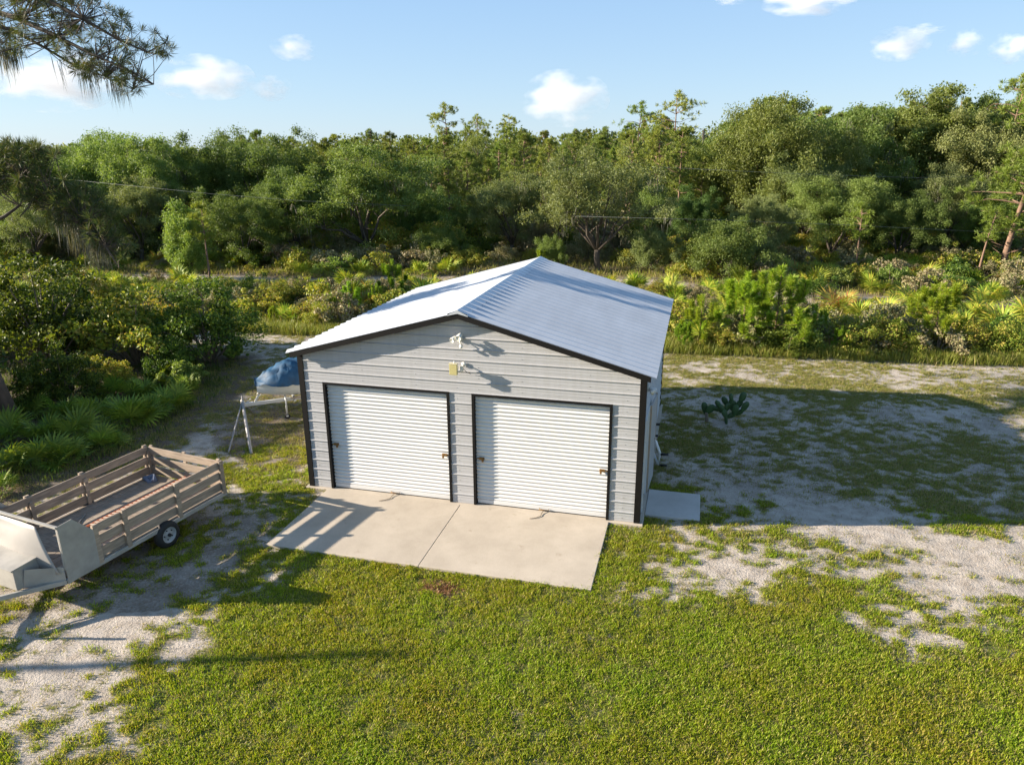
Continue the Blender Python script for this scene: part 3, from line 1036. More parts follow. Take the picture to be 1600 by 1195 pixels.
def tb(name, lo, hi, mat, parent=tr, bevel=.004, rot=None):
    mb = MB()
    a = T(*lo); b_ = T(*hi)
    mb.box(tuple(min(p, q) for p, q in zip(a, b_)), tuple(max(p, q) for p, q in zip(a, b_)))
    return mb.build(name, mat, parent, bevel)


# (heading: local +x = forward; the far side is at local -y)
tb("frame_rail", (-.02, .0, .34), (3.56, .05, .42), M['cream'])
tb("frame_rail", (-.02, TW - .05, .34), (3.56, TW, .42), M['cream'])
for s in (0.0, .9, 1.8, 2.7, 3.5):
    tb("cross_member", (s, .051, .345), (s + .05, TW - .051, .40), M['cream'], bevel=0)
nd = 14
pw = (TW - .12) / nd
for i in range(nd):
    tb("deck_board", (0.02 + random.uniform(0, .01), .06 + i * pw + .004, .405 + random.uniform(0, .004)), (3.5, .06 + (i + 1) * pw - .004, .44 + random.uniform(-.003, .003)), M['deck'], bevel=.002)
BZ = ((.46, .64), (.70, .87), (.935, 1.095))
for t0 in (.055, TW - .085):
    ends = ((0.0, 1.2), (1.205, 2.95)) if t0 < 1 else ((0.0, 1.5), (1.505, 3.3))
    for (z0, z1) in BZ:
        j = random.uniform(-.006, .006)
        tb("side_board", (.03, t0, z0 + j), (ends[1][1], t0 + .03, z1 + j), M['board'])
for s in (-.0, 1.14, 2.30, 2.88):
    tb("side_post", (s, -.005, .38), (s + .09, .045, 1.12), M['board'])
for s in (-.0, 1.5, 2.6):
    tb("side_post", (s, TW - .045, .38), (s + .09, TW + .005, 1.12), M['board'])
    tb("side_post", (s + .0, TW - .13, .445), (s + .07, TW - .09, 1.0), M['board'])
for (z0, z1) in BZ:
    tb("tail_board", (-.005, .10, z0), (.025, TW - .10, z1), M['board'])
for t0 in (.10, TW / 2 - .045, TW - .19):
    tb("tail_post", (-.045, t0, .40), (-.006, t0 + .08, 1.12), M['board'])
# cream steel side wings
for t0 in (-.012, TW + .0):
    mb = MB()
    poly = [T(2.97, t0, .40), T(3.55, t0, .34), T(3.56, t0, 1.40), T(3.30, t0, 1.42), T(2.97, t0, 1.05)]
    mb.extrude(poly, (0, -.012, 0)); mb.build("side_wing", M['cream'], tr)
# front frame and the curved sheet with the open corner
tb("front_bar", (3.53, .001, 1.365), (3.58, TW - .001, 1.40), M['cream'])
tb("front_bar", (3.53, .001, .60), (3.56, .04, 1.364), M['cream'])
tb("front_bar", (3.53, TW - .04, .60), (3.56, TW - .001, 1.364), M['cream'])
mb = MB()
nu, nv = 26, 10
sheet_m = plain("dull_white_sheet", (.34, .32, .295), .5, var=.1, scale=4)
vv = {}
for i in range(nu + 1):
    for j in range(nv + 1):
        tt = i / nu; zz = j / nv
        left_t = .02 + .40 * zz ** 1.0 * (1 if True else 0)
        t_ = left_t + (TW - .05 - left_t) * tt
        bulge = .09 * math.sin(math.pi * zz) * math.sin(math.pi * min(1, tt * 1.1 + .02)) + .03 * math.sin(5 * tt + 2 * zz) + .05 * (1 - zz)
        vv[i, j] = T(3.60 + max(bulge, 0.0), t_, .56 + .80 * zz)
for i in range(nu):
    for j in range(nv):
        mb.quad(vv[i, j], vv[i + 1, j], vv[i + 1, j + 1], vv[i, j + 1], 0, True)
sh = mb.build("front_sheet", sheet_m, tr, weld=True)
md = sh.modifiers.new("thick", 'SOLIDIFY'); md.thickness = .004
# lower front plate, tool box and tongue
mb = MB(); mb.extrude([T(3.57, .02, .36), T(3.57, .02, .66), T(3.95, .40, .74), T(4.0, .46, .40)], (0, -.012, 0)); mb.build("lower_plate", M['cream'], tr)
tbx = tb("tool_box", (3.64, .45, .42), (4.10, 1.75, .80), M['cream'], bevel=.01)
mb = MB(); mb.extrude([T(3.62, .43, .805), T(4.14, .43, .785), T(4.14, .43, .81), T(3.62, .43, .84)], (0, -1.34, 0)); mb.build("lid", M['cream'], tbx)
mb = MB(); mb.box(*[tuple(f(p, q) for p, q in zip(T(4.101, .9, .62), T(4.12, 1.0, .70))) for f in (min, max)]); mb.build("clasp", M['rust'], tbx)
for a, b_ in (((3.56, .03, .38), (5.0, 1.06, .40)), ((3.56, TW - .03, .38), (5.0, 1.14, .40))):
    mb = MB(); mb.bar(T(*a), T(*b_), .05, .08); mb.build("tongue_rail", M['cream'], tr, .004)
mb = MB(); mb.bar(T(4.9, 1.1, .42), T(5.35, 1.1, .44), .07, .07); mb.build("coupler", M['rust'], tr, .005)
mb = MB(); mb.tube([T(4.95, 1.0, .9), T(4.95, 1.0, .0 + Z0 + .03)], .03, 8); mb.lathe([(.09, 0), (.09, .02), (0, .02)], T(4.95, 1.0, Z0 + .0), (0, 0, 1), 12); mb.build("jack", M['cream'], tr)
mb = MB()
cp = [T(3.5, .1, .38), T(3.9, .30, .34), T(4.3, .62, .33), T(4.8, .95, .38)]
mb.tube(cp, .014, 6); mb.build("safety_chain", M['rust'], tr)
rim_m = plain("dull_rim_paint", (.42, .42, .41), .45, var=.3, scale=18)
# wheels and axle
for t0, sgn in ((.03, 1), (TW - .03, -1)):
    c = Vector(T(1.55, t0, Z0 + .265))
    ax_ = Vector((0, sgn, 0))
    wh = empty("wheel", c); wh.parent = tr
    mb = MB(); prof = [(.15, .075), (.20, .085), (.245, .07), (.262, .03), (.264, 0), (.262, -.03), (.245, -.07), (.20, -.085), (.15, -.075)]
    mb.lathe(prof, (0, 0, 0), ax_, 32); mb.build("tyre", M['black'], wh)
    mb = MB(); mb.lathe([(.155, .078), (.148, .08), (.140, .05), (.12, .035), (.075, .045), (.05, .06), (.0, .06)], (0, 0, 0), ax_, 28); mb.build("rim", rim_m, wh)
    mb = MB()
    for k in range(5):
        an = k * 2 * math.pi / 5
        mb.lathe([(.012, .04), (.012, .062), (0, .064)], (math.cos(an) * .095, 0, math.sin(an) * .095), ax_, 8)
    mb.lathe([(.033, .05), (.033, .095), (.02, .105), (0, .105)], (0, 0, 0), ax_, 14)
    mb.build("hub_cap", M['black'], wh)
mb = MB(); mb.tube([T(1.55, .02, Z0 + .265), T(1.55, TW - .02, Z0 + .265)], .025, 8); mb.build("axle", M['black'], tr)
for t0 in (.2, TW - .2):
    mb = MB(); mb.bar(T(1.15, t0, .35), T(1.55, t0, .27), .05, .03); mb.bar(T(1.55, t0, .27), T(1.95, t0, .35), .05, .03); mb.build("leaf_spring", M['black'], tr)
# what lies in the trailer
lad = tag(empty("orange_slatted_strip", (-4.77, -1.45, Z0), hd), "long orange strip with white slats hung inside the near top board of the trailer", "slatted strip")
slm = plain("cream_slat", (.46, .38, .30), .6)
orange = plain("orange_fibreglass", (.42, .13, .05), .5, var=.2, scale=8)
for t0, z0 in ((.09, 1.07), (.24, 1.03)):
    mb = MB(); mb.bar(T(.75, t0, z0), T(2.92, t0, z0), .02, .035); mb.build("rail" if t0 < .2 else "thin_rail", orange, lad)
for k in range(24):
    s_ = .85 + k * .087
    mb = MB(); mb.bar(T(s_, .10, 1.08), T(s_, .21, 1.05), .028, .012); mb.build("slat", slm, lad)
pp = tag(empty("steel_rod", (-4.77, -1.45, Z0), hd), "thin grey rod lying across the dark trailer deck", "rod")
mb = MB(); mb.tube([T(1.9, 1.75, .455), T(2.9, 1.05, .455)], .012, 8); mb.build("shaft", plain("grey_steel", (.4, .4, .4), .4, .6), pp)
rg_ = tag(MB().tube([T(.22, 1.95, .45), T(.25, 1.75, .455), T(.35, 1.8, .455), T(.3, 2.0, .47), T(.15, 1.9, .50), T(.3, 1.7, .48)], [.05, .06, .05, .06, .05, .04], 8).build("blue_rag", plain("faded_blue_cloth", (.16, .20, .28), .9), None), "faded blue grey rag heaped in the rear corner of the trailer", "rag")
rg_.location = (-4.77, -1.45, Z0); rg_.rotation_euler = (0, 0, hd)

# ------------------------------------------------------------------ covered jet ski on its trailer, and the stand
jd = math.atan2(.60, .80)
jp = G(386, 632, .5)
jt = tag(empty("boat_trailer", (jp[0], jp[1], Z0), jd), "white galvanised boat trailer parked beside the left garage wall", "boat trailer")
WS = plain("galvanised_white", (.62, .62, .60), .45, .2, var=.15, scale=8)
zt = .5 - Z0
mb = MB(); mb.bar((.12, 0, zt), (3.1, 0, zt + .03), .07, .09); mb.build("tongue", WS, jt, .004)
mb = MB(); mb.bar((-.12, 0, zt + .0), (.16, 0, zt + .01), .10, .10); mb.lathe([(.045, 0), (.06, .03), (.05, .07), (0, .08)], (-.10, 0, zt + .03), (0, 0, 1), 12)
mb.bar((.0, 0, zt + .06), (.12, 0, zt + .16), .03, .02); mb.build("coupler", WS, jt, .006)
mb = MB(); mb.bar((.22, 0, zt + .05), (.34, 0, zt + .26), .05, .05); mb.lathe([(.05, -.04), (.05, .04)], (.34, 0, zt + .26), (0, 1, 0), 12); mb.build("winch_post", WS, jt)
jk = MB(); jk.tube([(1.03, -.07, zt + .18), (1.03, -.07, .10)], .025, 8); jk.box((1.0, -.1, .07), (1.06, -.04, .12)); jk.tube([(1.03, -.07, zt + .18), (1.12, -.07, zt + .18)], .01, 6)
jo = jk.build("jack", WS, jt)
mb = MB(); mb.lathe([(.02, -.025), (.065, -.025), (.075, -.01), (.075, .01), (.065, .025), (.02, .025)], (1.03, -.07, .075), (0, 1, 0), 16); mb.build("jack_wheel", M['black'], jo)
for s, ln_ in ((1.25, .38), (2.6, .5)):
    mb = MB(); mb.bar((s, -ln_, zt + .07), (s, ln_, zt + .07), .05, .05, 0); mb.build("cross_bar", WS, jt)
for s in (-1, 1):
    mb = MB(); mb.bar((1.15, s * .28, zt + .12), (2.9, s * .28, zt + .14), .07, .04); mb.build("bunk", M['board'], jt)
    mb = MB(); mb.lathe([(.08, -.06), (.19, -.06), (.21, -.03), (.21, .03), (.19, .06), (.08, .06)], (2.45, s * .62, .21), (0, 1, 0), 22); mb.build("wheel", M['black'], jt)
    mb = MB(); mb.bar((2.45, 0, .21), (2.45, s * .60, .21), .03, .03); mb.build("axle", WS, jt)
    mb = MB(); mb.bar((1.9, s * .05, zt), (2.45, s * .5, .28), .04, .05); mb.build("frame_bar", WS, jt)

js = tag(empty("covered_jet_ski", (jp[0] - .5 * math.cos(jd), jp[1] - .5 * math.sin(jd), Z0 + .06), jd), "white hulled jet ski under a crumpled blue cover beside the garage", "jet ski")
hull_m = plain("white_gelcoat", (.70, .72, .72), .25, var=.06)
tarp = plain("blue_cover", (.008, .075, .165), .65, var=.5, scale=5, bump=.3)
mb = MB()
secs = []
NS = 15
for i in range(NS):
    t_ = i / (NS - 1)
    x = .80 + 2.5 * t_
    hw = .52 * (sm(-.05, .30, t_ + .02) ** .8) * (1 - .08 * t_)
    zk = zt + .02 + .22 * (1 - t_) ** 3
    zg = zt + .50 + .08 * (1 - t_)
    ring = []
    for a_ in np.linspace(-1, 1, 13):
        yy = hw * np.sign(a_) * abs(a_) ** .8
        zz = zk + (zg - zk) * abs(a_) ** 1.7
        ring.append((x, yy, zz))
    secs.append(ring)
for A_, B_ in zip(secs[:-1], secs[1:]):
    for j in range(12):
        mb.quad(A_[j], A_[j + 1], B_[j + 1], B_[j], 0, True)
mb.poly(secs[-1][::-1])
mb.build("hull", hull_m, js, weld=True)
mb = MB()
rings = []
for i in range(NS + 26):
    t_ = i / (NS + 25)
    x = .76 + 2.56 * t_
    hw = .56 * (sm(-.05, .30, t_ + .03) ** .8) * (1 - .08 * t_)
    zg = zt + .49 + .08 * (1 - t_)
    top = zg + .07 + .27 * math.exp(-((t_ - .38) / .17) ** 2) + .24 * math.exp(-((t_ - .72) / .22) ** 2) + .20 * sm(0, .16, t_)
    ring = []
    for k_ in range(21):
        a_ = -1 + 2 * k_ / 20
        prof_ = (1 - abs(a_) ** 2.2) ** .7 if abs(a_) < 1 else 0
        wr = .045 * (vnoise(np.array(t_ * 12.0), np.array(k_ * .7), 5) - .5) * 2 + .07 * (vnoise(np.array(t_ * 27.0), np.array(k_ * 1.5), 9) - .5)
        yy = a_ * hw * (1 + float(wr) * .6)
        zz = zg - .06 + (top - zg + .06) * prof_ + float(wr)
        ring.append((x, yy, zz))
    rings.append(ring)
for A_, B_ in zip(rings[:-1], rings[1:]):
    for j in range(20):
        mb.quad(A_[j], A_[j + 1], B_[j + 1], B_[j], 0, True)
mb.poly(rings[0]); mb.poly(rings[-1][::-1])
mb.build("cover", tarp, js, weld=True)
st = tag(empty("trailer_stand", (jp[0] - .12, jp[1], Z0)), "grey two legged stand holding up the coupler of the boat trailer", "stand")
top = Vector((0.0, -.02, zt + .10))
LEG = plain("grey_pipe", (.30, .29, .28), .5, .2, var=.2, scale=10)
b0 = Vector(st.location)
for (u, v), rr, nm in (((357, 707), .022, "leg"), ((393, 710), .042, "leg")):
    q = G(u, v, Z0); e_ = Vector(q) - b0
    mb = MB(); mb.tube([top, e_], rr, 10); mb.build(nm, LEG, st)
q = Vector((-.25, .75, 0))
mb = MB(); mb.tube([top, q], .022, 10); mb.build("leg", LEG, st)
mb = MB(); mb.lathe([(.05, -.03), (.05, .03), (.02, .04), (.015, .16), (0, .16)], top, (0, 0, 1), 12); mb.build("head", LEG, st)

# ------------------------------------------------------------------ vegetation builders
def unit(a):
    return a / (np.linalg.norm(a, axis=-1, keepdims=True) + 1e-9)


def leaf_quads(P, Nrm, ln, wd, rg, spread=.9):
    """one diamond leaf at each point, facing roughly along Nrm"""
    n_ = len(P)
    nr_ = unit(Nrm + rg.normal(0, spread, (n_, 3)))
    t = unit(np.cross(nr_, rg.normal(0, 1, (n_, 3))))
    b_ = np.cross(nr_, t)
    ln = ln * rg.uniform(.6, 1.3, (n_, 1)); wd = wd * rg.uniform(.7, 1.2, (n_, 1))
    V_ = np.stack([P - t * ln / 2, P + b_ * wd / 2 + nr_ * ln * .06, P + t * ln / 2, P - b_ * wd / 2 + nr_ * ln * .06], 1)
    return V_.reshape(-1, 3)


def clump_points(C_, Rc, per, rg, flat=.7):
    k = len(C_)
    d = unit(rg.normal(0, 1, (k * per, 3)))
    r_ = rg.uniform(.0, 1, (k * per, 1)) ** .45
    off = d * r_ * np.repeat(Rc, per)[:, None]
    off[:, 2] *= flat
    return np.repeat(C_, per, 0) + off, d


def quads(V_):
    return np.arange(len(V_)).reshape(-1, 4)


def limb_path(a, b_, rg, sag=.12, k=4):
    a, b_ = np.array(a, float), np.array(b_, float)
    L_ = np.linalg.norm(b_ - a)
    out = []
    for i in range(k + 1):
        t = i / k
        p = a + (b_ - a) * t + np.array([0, 0, math.sin(math.pi * t) * sag * L_]) + (rg.normal(0, .04, 3) * L_ if 0 < i < k else 0)
        out.append(tuple(p))
    return out


def make_oak(seed, H=9.0, RAD=5.0, clumps=120, per=150, leaf=.18, low=.2, trunk=.24, skew=(0, 0), hang=False, nlimb=7):
    """returns (trunk mesh, leaf vertex array, moss vertex array)"""
    rg = np.random.default_rng(seed)
    mb = MB()
    fork = (skew[0] * .3, skew[1] * .3, H * low)
    mb.tube(limb_path((0, 0, -.3), fork, rg, 0, 4), [trunk * 1.5, trunk * 1.15, trunk, trunk * .95, trunk * .9], 9)
    ends = []
    for i in range(nlimb):
        a = 2 * math.pi * (i + rg.uniform(-.3, .3)) / nlimb
        el = rg.uniform(.15, 1.0)
        rr = RAD * rg.uniform(.5, .85) * (1.1 - el * .5)
        e_ = np.array([skew[0] + math.cos(a) * rr, skew[1] + math.sin(a) * rr, H * (low + .12 + .5 * el)])
        p = limb_path(fork, e_, rg, .10)
        mb.tube(p, [trunk * .6, trunk * .45, trunk * .32, trunk * .2, trunk * .1], 6)
        ends.append(e_)
        for j in range(4):
            q = np.array(p[rg.integers(1, 4)])
            e2 = q + unit(rg.normal(0, 1, 3) + np.array([math.cos(a), math.sin(a), .7])) * RAD * rg.uniform(.25, .5)
            mb.tube(limb_path(q, e2, rg, .05, 2), [trunk * .22, trunk * .14, trunk * .05], 5)
            ends.append(e2)
    ends = np.array(ends)
    clumps = int(clumps * 1.25)
    k = clumps - len(ends)
    d = unit(rg.normal(0, 1, (k, 3)))
    d[:, 2] = np.where(d[:, 2] < -.35, -d[:, 2], d[:, 2])
    r_ = rg.uniform(.55, 1.0, (k, 1))
    lump = 1 + .28 * np.sin(d[:, :1] * 5 + seed) + .15 * np.sin(d[:, 1:2] * 7 + seed * 2)
    cz_ = H * (low + (1 - low) * .48)
    C_ = d * r_ * lump * np.array([RAD, RAD, H * (1 - low) * .47]) + np.array([skew[0], skew[1], cz_])
    C_ = np.concatenate([C_, ends])
    C_[:, 2] = np.minimum(C_[:, 2], H * .97)
    Rc = rg.uniform(.07, .19, len(C_)) * RAD
    P_, dd = clump_points(C_, Rc, int(per * 2.3), rg, .6)
    P_ = P_ + rg.normal(0, .16, P_.shape)
    leaf = leaf * .78
    nrm = unit(dd * .6 + np.array([0, 0, .7]))
    L_ = leaf_quads(P_, nrm, leaf, leaf * .62, rg)
    moss = None
    if hang:
        mc = C_[rg.choice(len(C_), 40)]
        mc = np.repeat(mc, 16, 0) + rg.normal(0, .3, (640, 3)); mc[:, 2] -= .5
        hh = rg.uniform(.25, .7, (640, 1)); a = rg.uniform(0, 6.28, 640)
        wv = np.stack([np.cos(a), np.sin(a), a * 0], 1) * .02
        dn = np.concatenate([rg.normal(0, .06, (640, 2)), -hh], 1)
        moss = np.stack([mc - wv, mc + wv, mc + dn, mc + dn * .6 - wv], 1).reshape(-1, 3)
    return mb, L_, moss


def needles(P, dirs, n_, ln, wd, rg, cone=.9, droop=.0):
    """n_ needles at every point around its direction"""
    k = len(P)
    d = unit(np.repeat(dirs, n_, 0) + rg.normal(0, cone, (k * n_, 3)) + np.array([0, 0, -droop]))
    p = np.repeat(P, n_, 0)
    s_ = unit(np.cross(d, rg.normal(0, 1, (k * n_, 3)))) * wd / 2
    l_ = ln * rg.uniform(.7, 1.15, (k * n_, 1))
    return np.stack([p - s_ * .6, p + d * l_ * .5 - s_, p + d * l_, p + d * l_ * .5 + s_], 1).reshape(-1, 3)


def make_pine(seed, H=12.0, RAD=2.2, start=.45, whorls=13, tuft=16, ln=.38, wd=.035, lean=(0, 0), bare=0, trunk=.16, pertwig=5):
    rg = np.random.default_rng(seed)
    mb = MB()
    path = [(lean[0] * t * t, lean[1] * t * t, -.3 + (H + .3) * t) for t in np.linspace(0, 1, 7)]
    mb.tube(path, [trunk * (1.15 - .95 * t) for t in np.linspace(0, 1, 7)], 8)
    P_, Dd = [], []
    for i in range(whorls):
        t = start + (1 - start) * (i + .3) / whorls
        base_ = np.array([lean[0] * t * t, lean[1] * t * t, H * t])
        q = (t - start) / (1 - start)
        rr = RAD * (math.sin(math.pi * (.22 + .78 * q)) ** .7 * .9 + .12)
        nb = rg.integers(3, 6)
        for j in range(nb):
            a = rg.uniform(0, 6.28)
            L_ = rr * rg.uniform(.55, 1.15)
            e_ = base_ + np.array([math.cos(a) * L_, math.sin(a) * L_, L_ * rg.uniform(-.05, .55)])
            p = limb_path(base_, e_, rg, .05, 3)
            mb.tube(p, [trunk * .3, trunk * .22, trunk * .14, trunk * .05], 5, cap=False)
            for k in range(pertwig):
                f = rg.uniform(.4, 1.0)
                c_ = base_ + (e_ - base_) * f + rg.normal(0, .17 * rr, 3) * np.array([1, 1, .7])
                P_.append(c_); Dd.append(unit((e_ - base_) * .4 + np.array([0, 0, .7 * L_ + .1])))
    P_.append(np.array([lean[0], lean[1], H])); Dd.append(np.array([0, 0, 1.0]))
    for j in range(bare):
        t = rg.uniform(start * .4, start)
        a = rg.uniform(0, 6.28)
        b_ = np.array([lean[0] * t * t, lean[1] * t * t, H * t])
        mb.tube([b_, b_ + np.array([math.cos(a), math.sin(a), .35]) * RAD * rg.uniform(.25, .6)], [.02, .006], 4)
    N_ = needles(np.array(P_), np.array(Dd), tuft, ln, wd, rg, .75)
    return mb, N_


def make_young(seed, H=2.6, shoots=11, per=230, ln=.17, wd=.014, cone=.3):
    rg = np.random.default_rng(seed)
    mb = MB()
    mb.tube([(0, 0, -.1), (0, 0, H * .9)], [.04, .012], 7)
    P_, D_ = [], []

    def shoot(a, b_, k):
        a, b_ = np.array(a), np.array(b_)
        d = unit(b_ - a)
        t = rg.uniform(0, 1, k)[:, None]
        P_.append(a + (b_ - a) * t)
        D_.append(unit(d * .75 + unit(np.cross(d, rg.normal(0, 1, (k, 3)))) * .75))
    shoot((0, 0, H * .72), (0, 0, H * .98), per)
    shoot((0, 0, H * .25), (0, 0, H * .72), per)
    for i in range(shoots):
        t = rg.uniform(.12, .78)
        a = i * 2.4 + rg.uniform(-.4, .4)
        L_ = H * .30 * (1.15 - t) * rg.uniform(.8, 1.2)
        b0_ = np.array([0, 0, H * t])
        m1 = b0_ + np.array([math.cos(a) * L_, math.sin(a) * L_, L_ * .35])
        e_ = m1 + np.array([math.cos(a) * .06, math.sin(a) * .06, 1]) * H * rg.uniform(.08, .2)
        mb.tube([b0_, m1, e_], [.015, .012, .006], 5, cap=False)
        shoot(b0_ * .6 + m1 * .4, m1, per // 2)
        shoot(m1, e_, per)
    P_, D_ = np.concatenate(P_), np.concatenate(D_)
    return mb, needles(P_, D_, 1, ln, wd, rg, cone)


def frond_arrays(rg, size=.55, seg=17, petiole=.5, tilt=None):
    """one fan leaf lying along +x from the origin: petiole then fan"""
    V_, = [[]]
    hub = np.array([petiole, 0, 0.0])
    wv = .012
    V_.append([(0, -wv, 0), (petiole, -wv * .6, 0), (petiole, wv * .6, 0), (0, wv, 0)])
    for i in range(seg):
        a = R(-118 + 236 * i / (seg - 1)) + rg.normal(0, .02)
        L_ = size * (1 - .28 * abs(i / (seg - 1) * 2 - 1) ** 2) * rg.uniform(.9, 1.05)
        d = np.array([math.cos(a), math.sin(a), 0]); s_ = np.array([-d[1], d[0], 0])
        w_ = L_ * .055
        up = .06 * L_ * (1 if i % 2 else -1)
        dz = -.10 * L_ * rg.uniform(.3, 1.3)
        V_.append([tuple(hub), tuple(hub + d * L_ * .55 + s_ * w_ + (0, 0, .04)), tuple(hub + d * L_ + (0, 0, dz)), tuple(hub + d * L_ * .55 - s_ * w_ + (0, 0, .04 + up * .3))])
    return np.array(V_, float).reshape(-1, 3)


def rotm(az, el, roll=0):
    """x axis points to azimuth az, elevation el"""
    return Matrix.Rotation(az, 4, 'Z') @ Matrix.Rotation(-el, 4, 'Y') @ Matrix.Rotation(roll, 4, 'X')


FR = [frond_arrays(np.random.default_rng(40 + i), .50 + .06 * i) for i in range(4)]


def palm_pose(rg, n_, scale):
    out = []
    for i in range(n_):
        az = i * 2.399 + rg.uniform(-.3, .3)
        el = rg.uniform(.25, 1.25)
        out.append((rotm(az, el, rg.uniform(-.4, .4)), scale * rg.uniform(.75, 1.15), i % 4))
    return out


def make_palm_joined(seed, n_=14, scale=1.0):
    rg = np.random.default_rng(seed)
    V_ = []
    for mt, sc, k in palm_pose(rg, n_, scale):
        m3 = np.array(mt.to_3x3())
        off = rg.normal(0, .10, 3) * np.array([1, 1, 0])
        a = FR[k].copy()
        # bend the fan up towards the light
        V_.append((a * sc) @ m3.T + off)
    return np.concatenate(V_)


def bush_arrays(seed, RAD=1.0, H=1.3, clumps=26, per=90, leaf=.09, flat=.75, ca=.14, cb=.32):
    rg = np.random.default_rng(seed)
    mb = MB()
    d = unit(rg.normal(0, 1, (clumps, 3))); d[:, 2] = np.abs(d[:, 2])
    C_ = d * rg.uniform(.35, .95, (clumps, 1)) * np.array([RAD, RAD, H * .72]) + np.array([0, 0, H * .2])
    C_[:, :2] *= (1 + .25 * np.sin(4 * np.arctan2(C_[:, 1], C_[:, 0]) + seed))[:, None]
    for c_ in C_[::3]:
        mb.tube([(0, 0, -.1), tuple(c_ * np.array([.45, .45, .6])), tuple(c_)], [.03, .02, .006], 5, cap=False)
    P_, dd = clump_points(C_, rg.uniform(ca, cb, clumps) * min(RAD, H), per, rg, flat)
    P_[:, 2] = np.abs(P_[:, 2])
    return mb, leaf_quads(P_, unit(dd * .7 + np.array([0, 0, .6])), leaf, leaf * .6, rg)


# ------------------------------------------------------------------ where a plant stands in the picture: words for its label
def near_pixel(o):
    u_, v_, d_ = PROJ(np.array(o.location[:]) + (0, 0, .5))
    return u_, v_, d_


def column_words(u_):
    for lim, wds in ((0, "just beyond the left edge"), (130, "at the left edge"), (270, "left of the pale tree"), (390, "around the pale young tree"), (520, "left behind the left roof slope"),
                     (680, "behind the left roof slope"), (800, "left of the far roof peak"), (900, "right behind the far roof peak"), (1040, "behind the right roof slope"),
                     (1150, "right of the far roof corner"), (1270, "behind the row of bright saplings"), (1390, "in the middle right"), (1500, "left of the two leaning pines"), (1600, "at the right edge")):
        if u_ < lim: return wds
    return "just beyond the right edge"


ORD = ["first", "second", "third", "fourth", "fifth", "sixth", "seventh", "eighth", "ninth", "tenth", "eleventh", "twelfth"]
PENDING = []                              # (object, look, category, group, depth word)


def later(o, look, cat, group, row=""):
    PENDING.append((o, look, cat, group, row))


def flush_labels():
    sets = {}
    for o, look, cat, group, row in PENDING:
        u_, v_, d_ = near_pixel(o)
        key = (look, row, column_words(u_))
        sets.setdefault(key, []).append((u_, o, cat, group))
    for (look, row, colw), items in sets.items():
        items.sort(key=lambda q: q[0])
        for i, (u_, o, cat, group) in enumerate(items):
            if len(items) == 1:
                lab = f"{look} {row} {colw}"
            elif len(items) == 2:
                lab = f"{look} {row} {colw}, the {'left' if i == 0 else 'right'} one"
            elif i == len(items) - 1:
                lab = f"{look} {row} {colw}, rightmost"
            else:
                lab = f"{look} {row} {colw}, {ORD[min(i, 11)]} from left"
            ws = lab.split()
            if len(ws) > 16: print("LONG LABEL", lab)
            tag(o, " ".join(ws[:16]), cat, group)


def GD(u_, dist, z=0.0):
    """the point of the level z in photo column u at forward distance dist"""
    v_ = 597.5 + FPX * ((CZ - z) / dist + _fw[2] + (u_ - 800) / FPX * _r[2]) / _u[2]
    return CP + ray(u_, v_) * dist


def tree_height(u_, dist, vtop):
    return float(D(u_, vtop, dist)[2]) - Z0


# ------------------------------------------------------------------ tree prototypes (mesh data shared by the copies)
def proto_oak(matk, seed, **k):
    mb, L_, moss = make_oak(seed, **k)
    return {'trunk': mb.mesh("trunk", M['bark']), 'crown': np_mesh("crown", L_, quads(L_), M[matk]), 'H': k.get('H', 9.0),
            'moss': np_mesh("hanging_moss", moss, quads(moss), M['moss']) if moss is not None else None}


OAKS = [proto_oak('oak', 1, RAD=4.8, hang=True, low=.14), proto_oak('oak', 2, RAD=5.6, low=.12, clumps=150), proto_oak('oak_grey', 3, RAD=5.4, low=.19, hang=True, clumps=105, nlimb=8),
        proto_oak('oak_grey', 4, RAD=4.4, low=.16, clumps=130), proto_oak('oak_dark', 5, RAD=5.0, low=.08, clumps=150), proto_oak('oak_dark', 6, RAD=4.2, low=.1, clumps=140),
        proto_oak('oak', 7, RAD=3.6, low=.25, clumps=110)]
LOWOAK = [proto_oak('oak', 8, H=4.5, RAD=3.2, low=.08, clumps=90, trunk=.13, leaf=.15), proto_oak('oak_grey', 9, H=4.5, RAD=3.0, low=.08, clumps=90, trunk=.12, leaf=.15)]
BRIGHT = [proto_oak('bright', 10, H=4.5, RAD=1.7, low=.1, clumps=60, trunk=.08, leaf=.15), proto_oak('bright', 11, H=5, RAD=2.0, low=.12, clumps=60, trunk=.08, leaf=.15)]


def proto_pine(matk, seed, **k):
    mb, N_ = make_pine(seed, **k)
    return {'trunk': mb.mesh("trunk", M['pine_bark']), 'crown': np_mesh("crown", N_, quads(N_), M[matk]), 'H': k.get('H', 12.0), 'moss': None}


PINES = [proto_pine('pine', 21, ln=.42, wd=.045, tuft=28, bare=4), proto_pine('pine', 22, RAD=1.9, start=.38, ln=.42, wd=.045, tuft=28, whorls=15), proto_pine('pine', 23, RAD=2.5, start=.55, ln=.42, wd=.045, tuft=30, bare=6),
         proto_pine('pine', 24, RAD=1.7, start=.3, ln=.42, wd=.045, tuft=28, whorls=16, lean=(.4, .2))]
THIN = [proto_pine('pine', 25, RAD=1.7, start=.72, ln=.4, wd=.05, tuft=18, whorls=6, bare=8, lean=(.5, .1), trunk=.12), proto_pine('pine', 26, RAD=2.2, start=.66, ln=.4, wd=.05, tuft=18, whorls=6, bare=8, trunk=.12)]


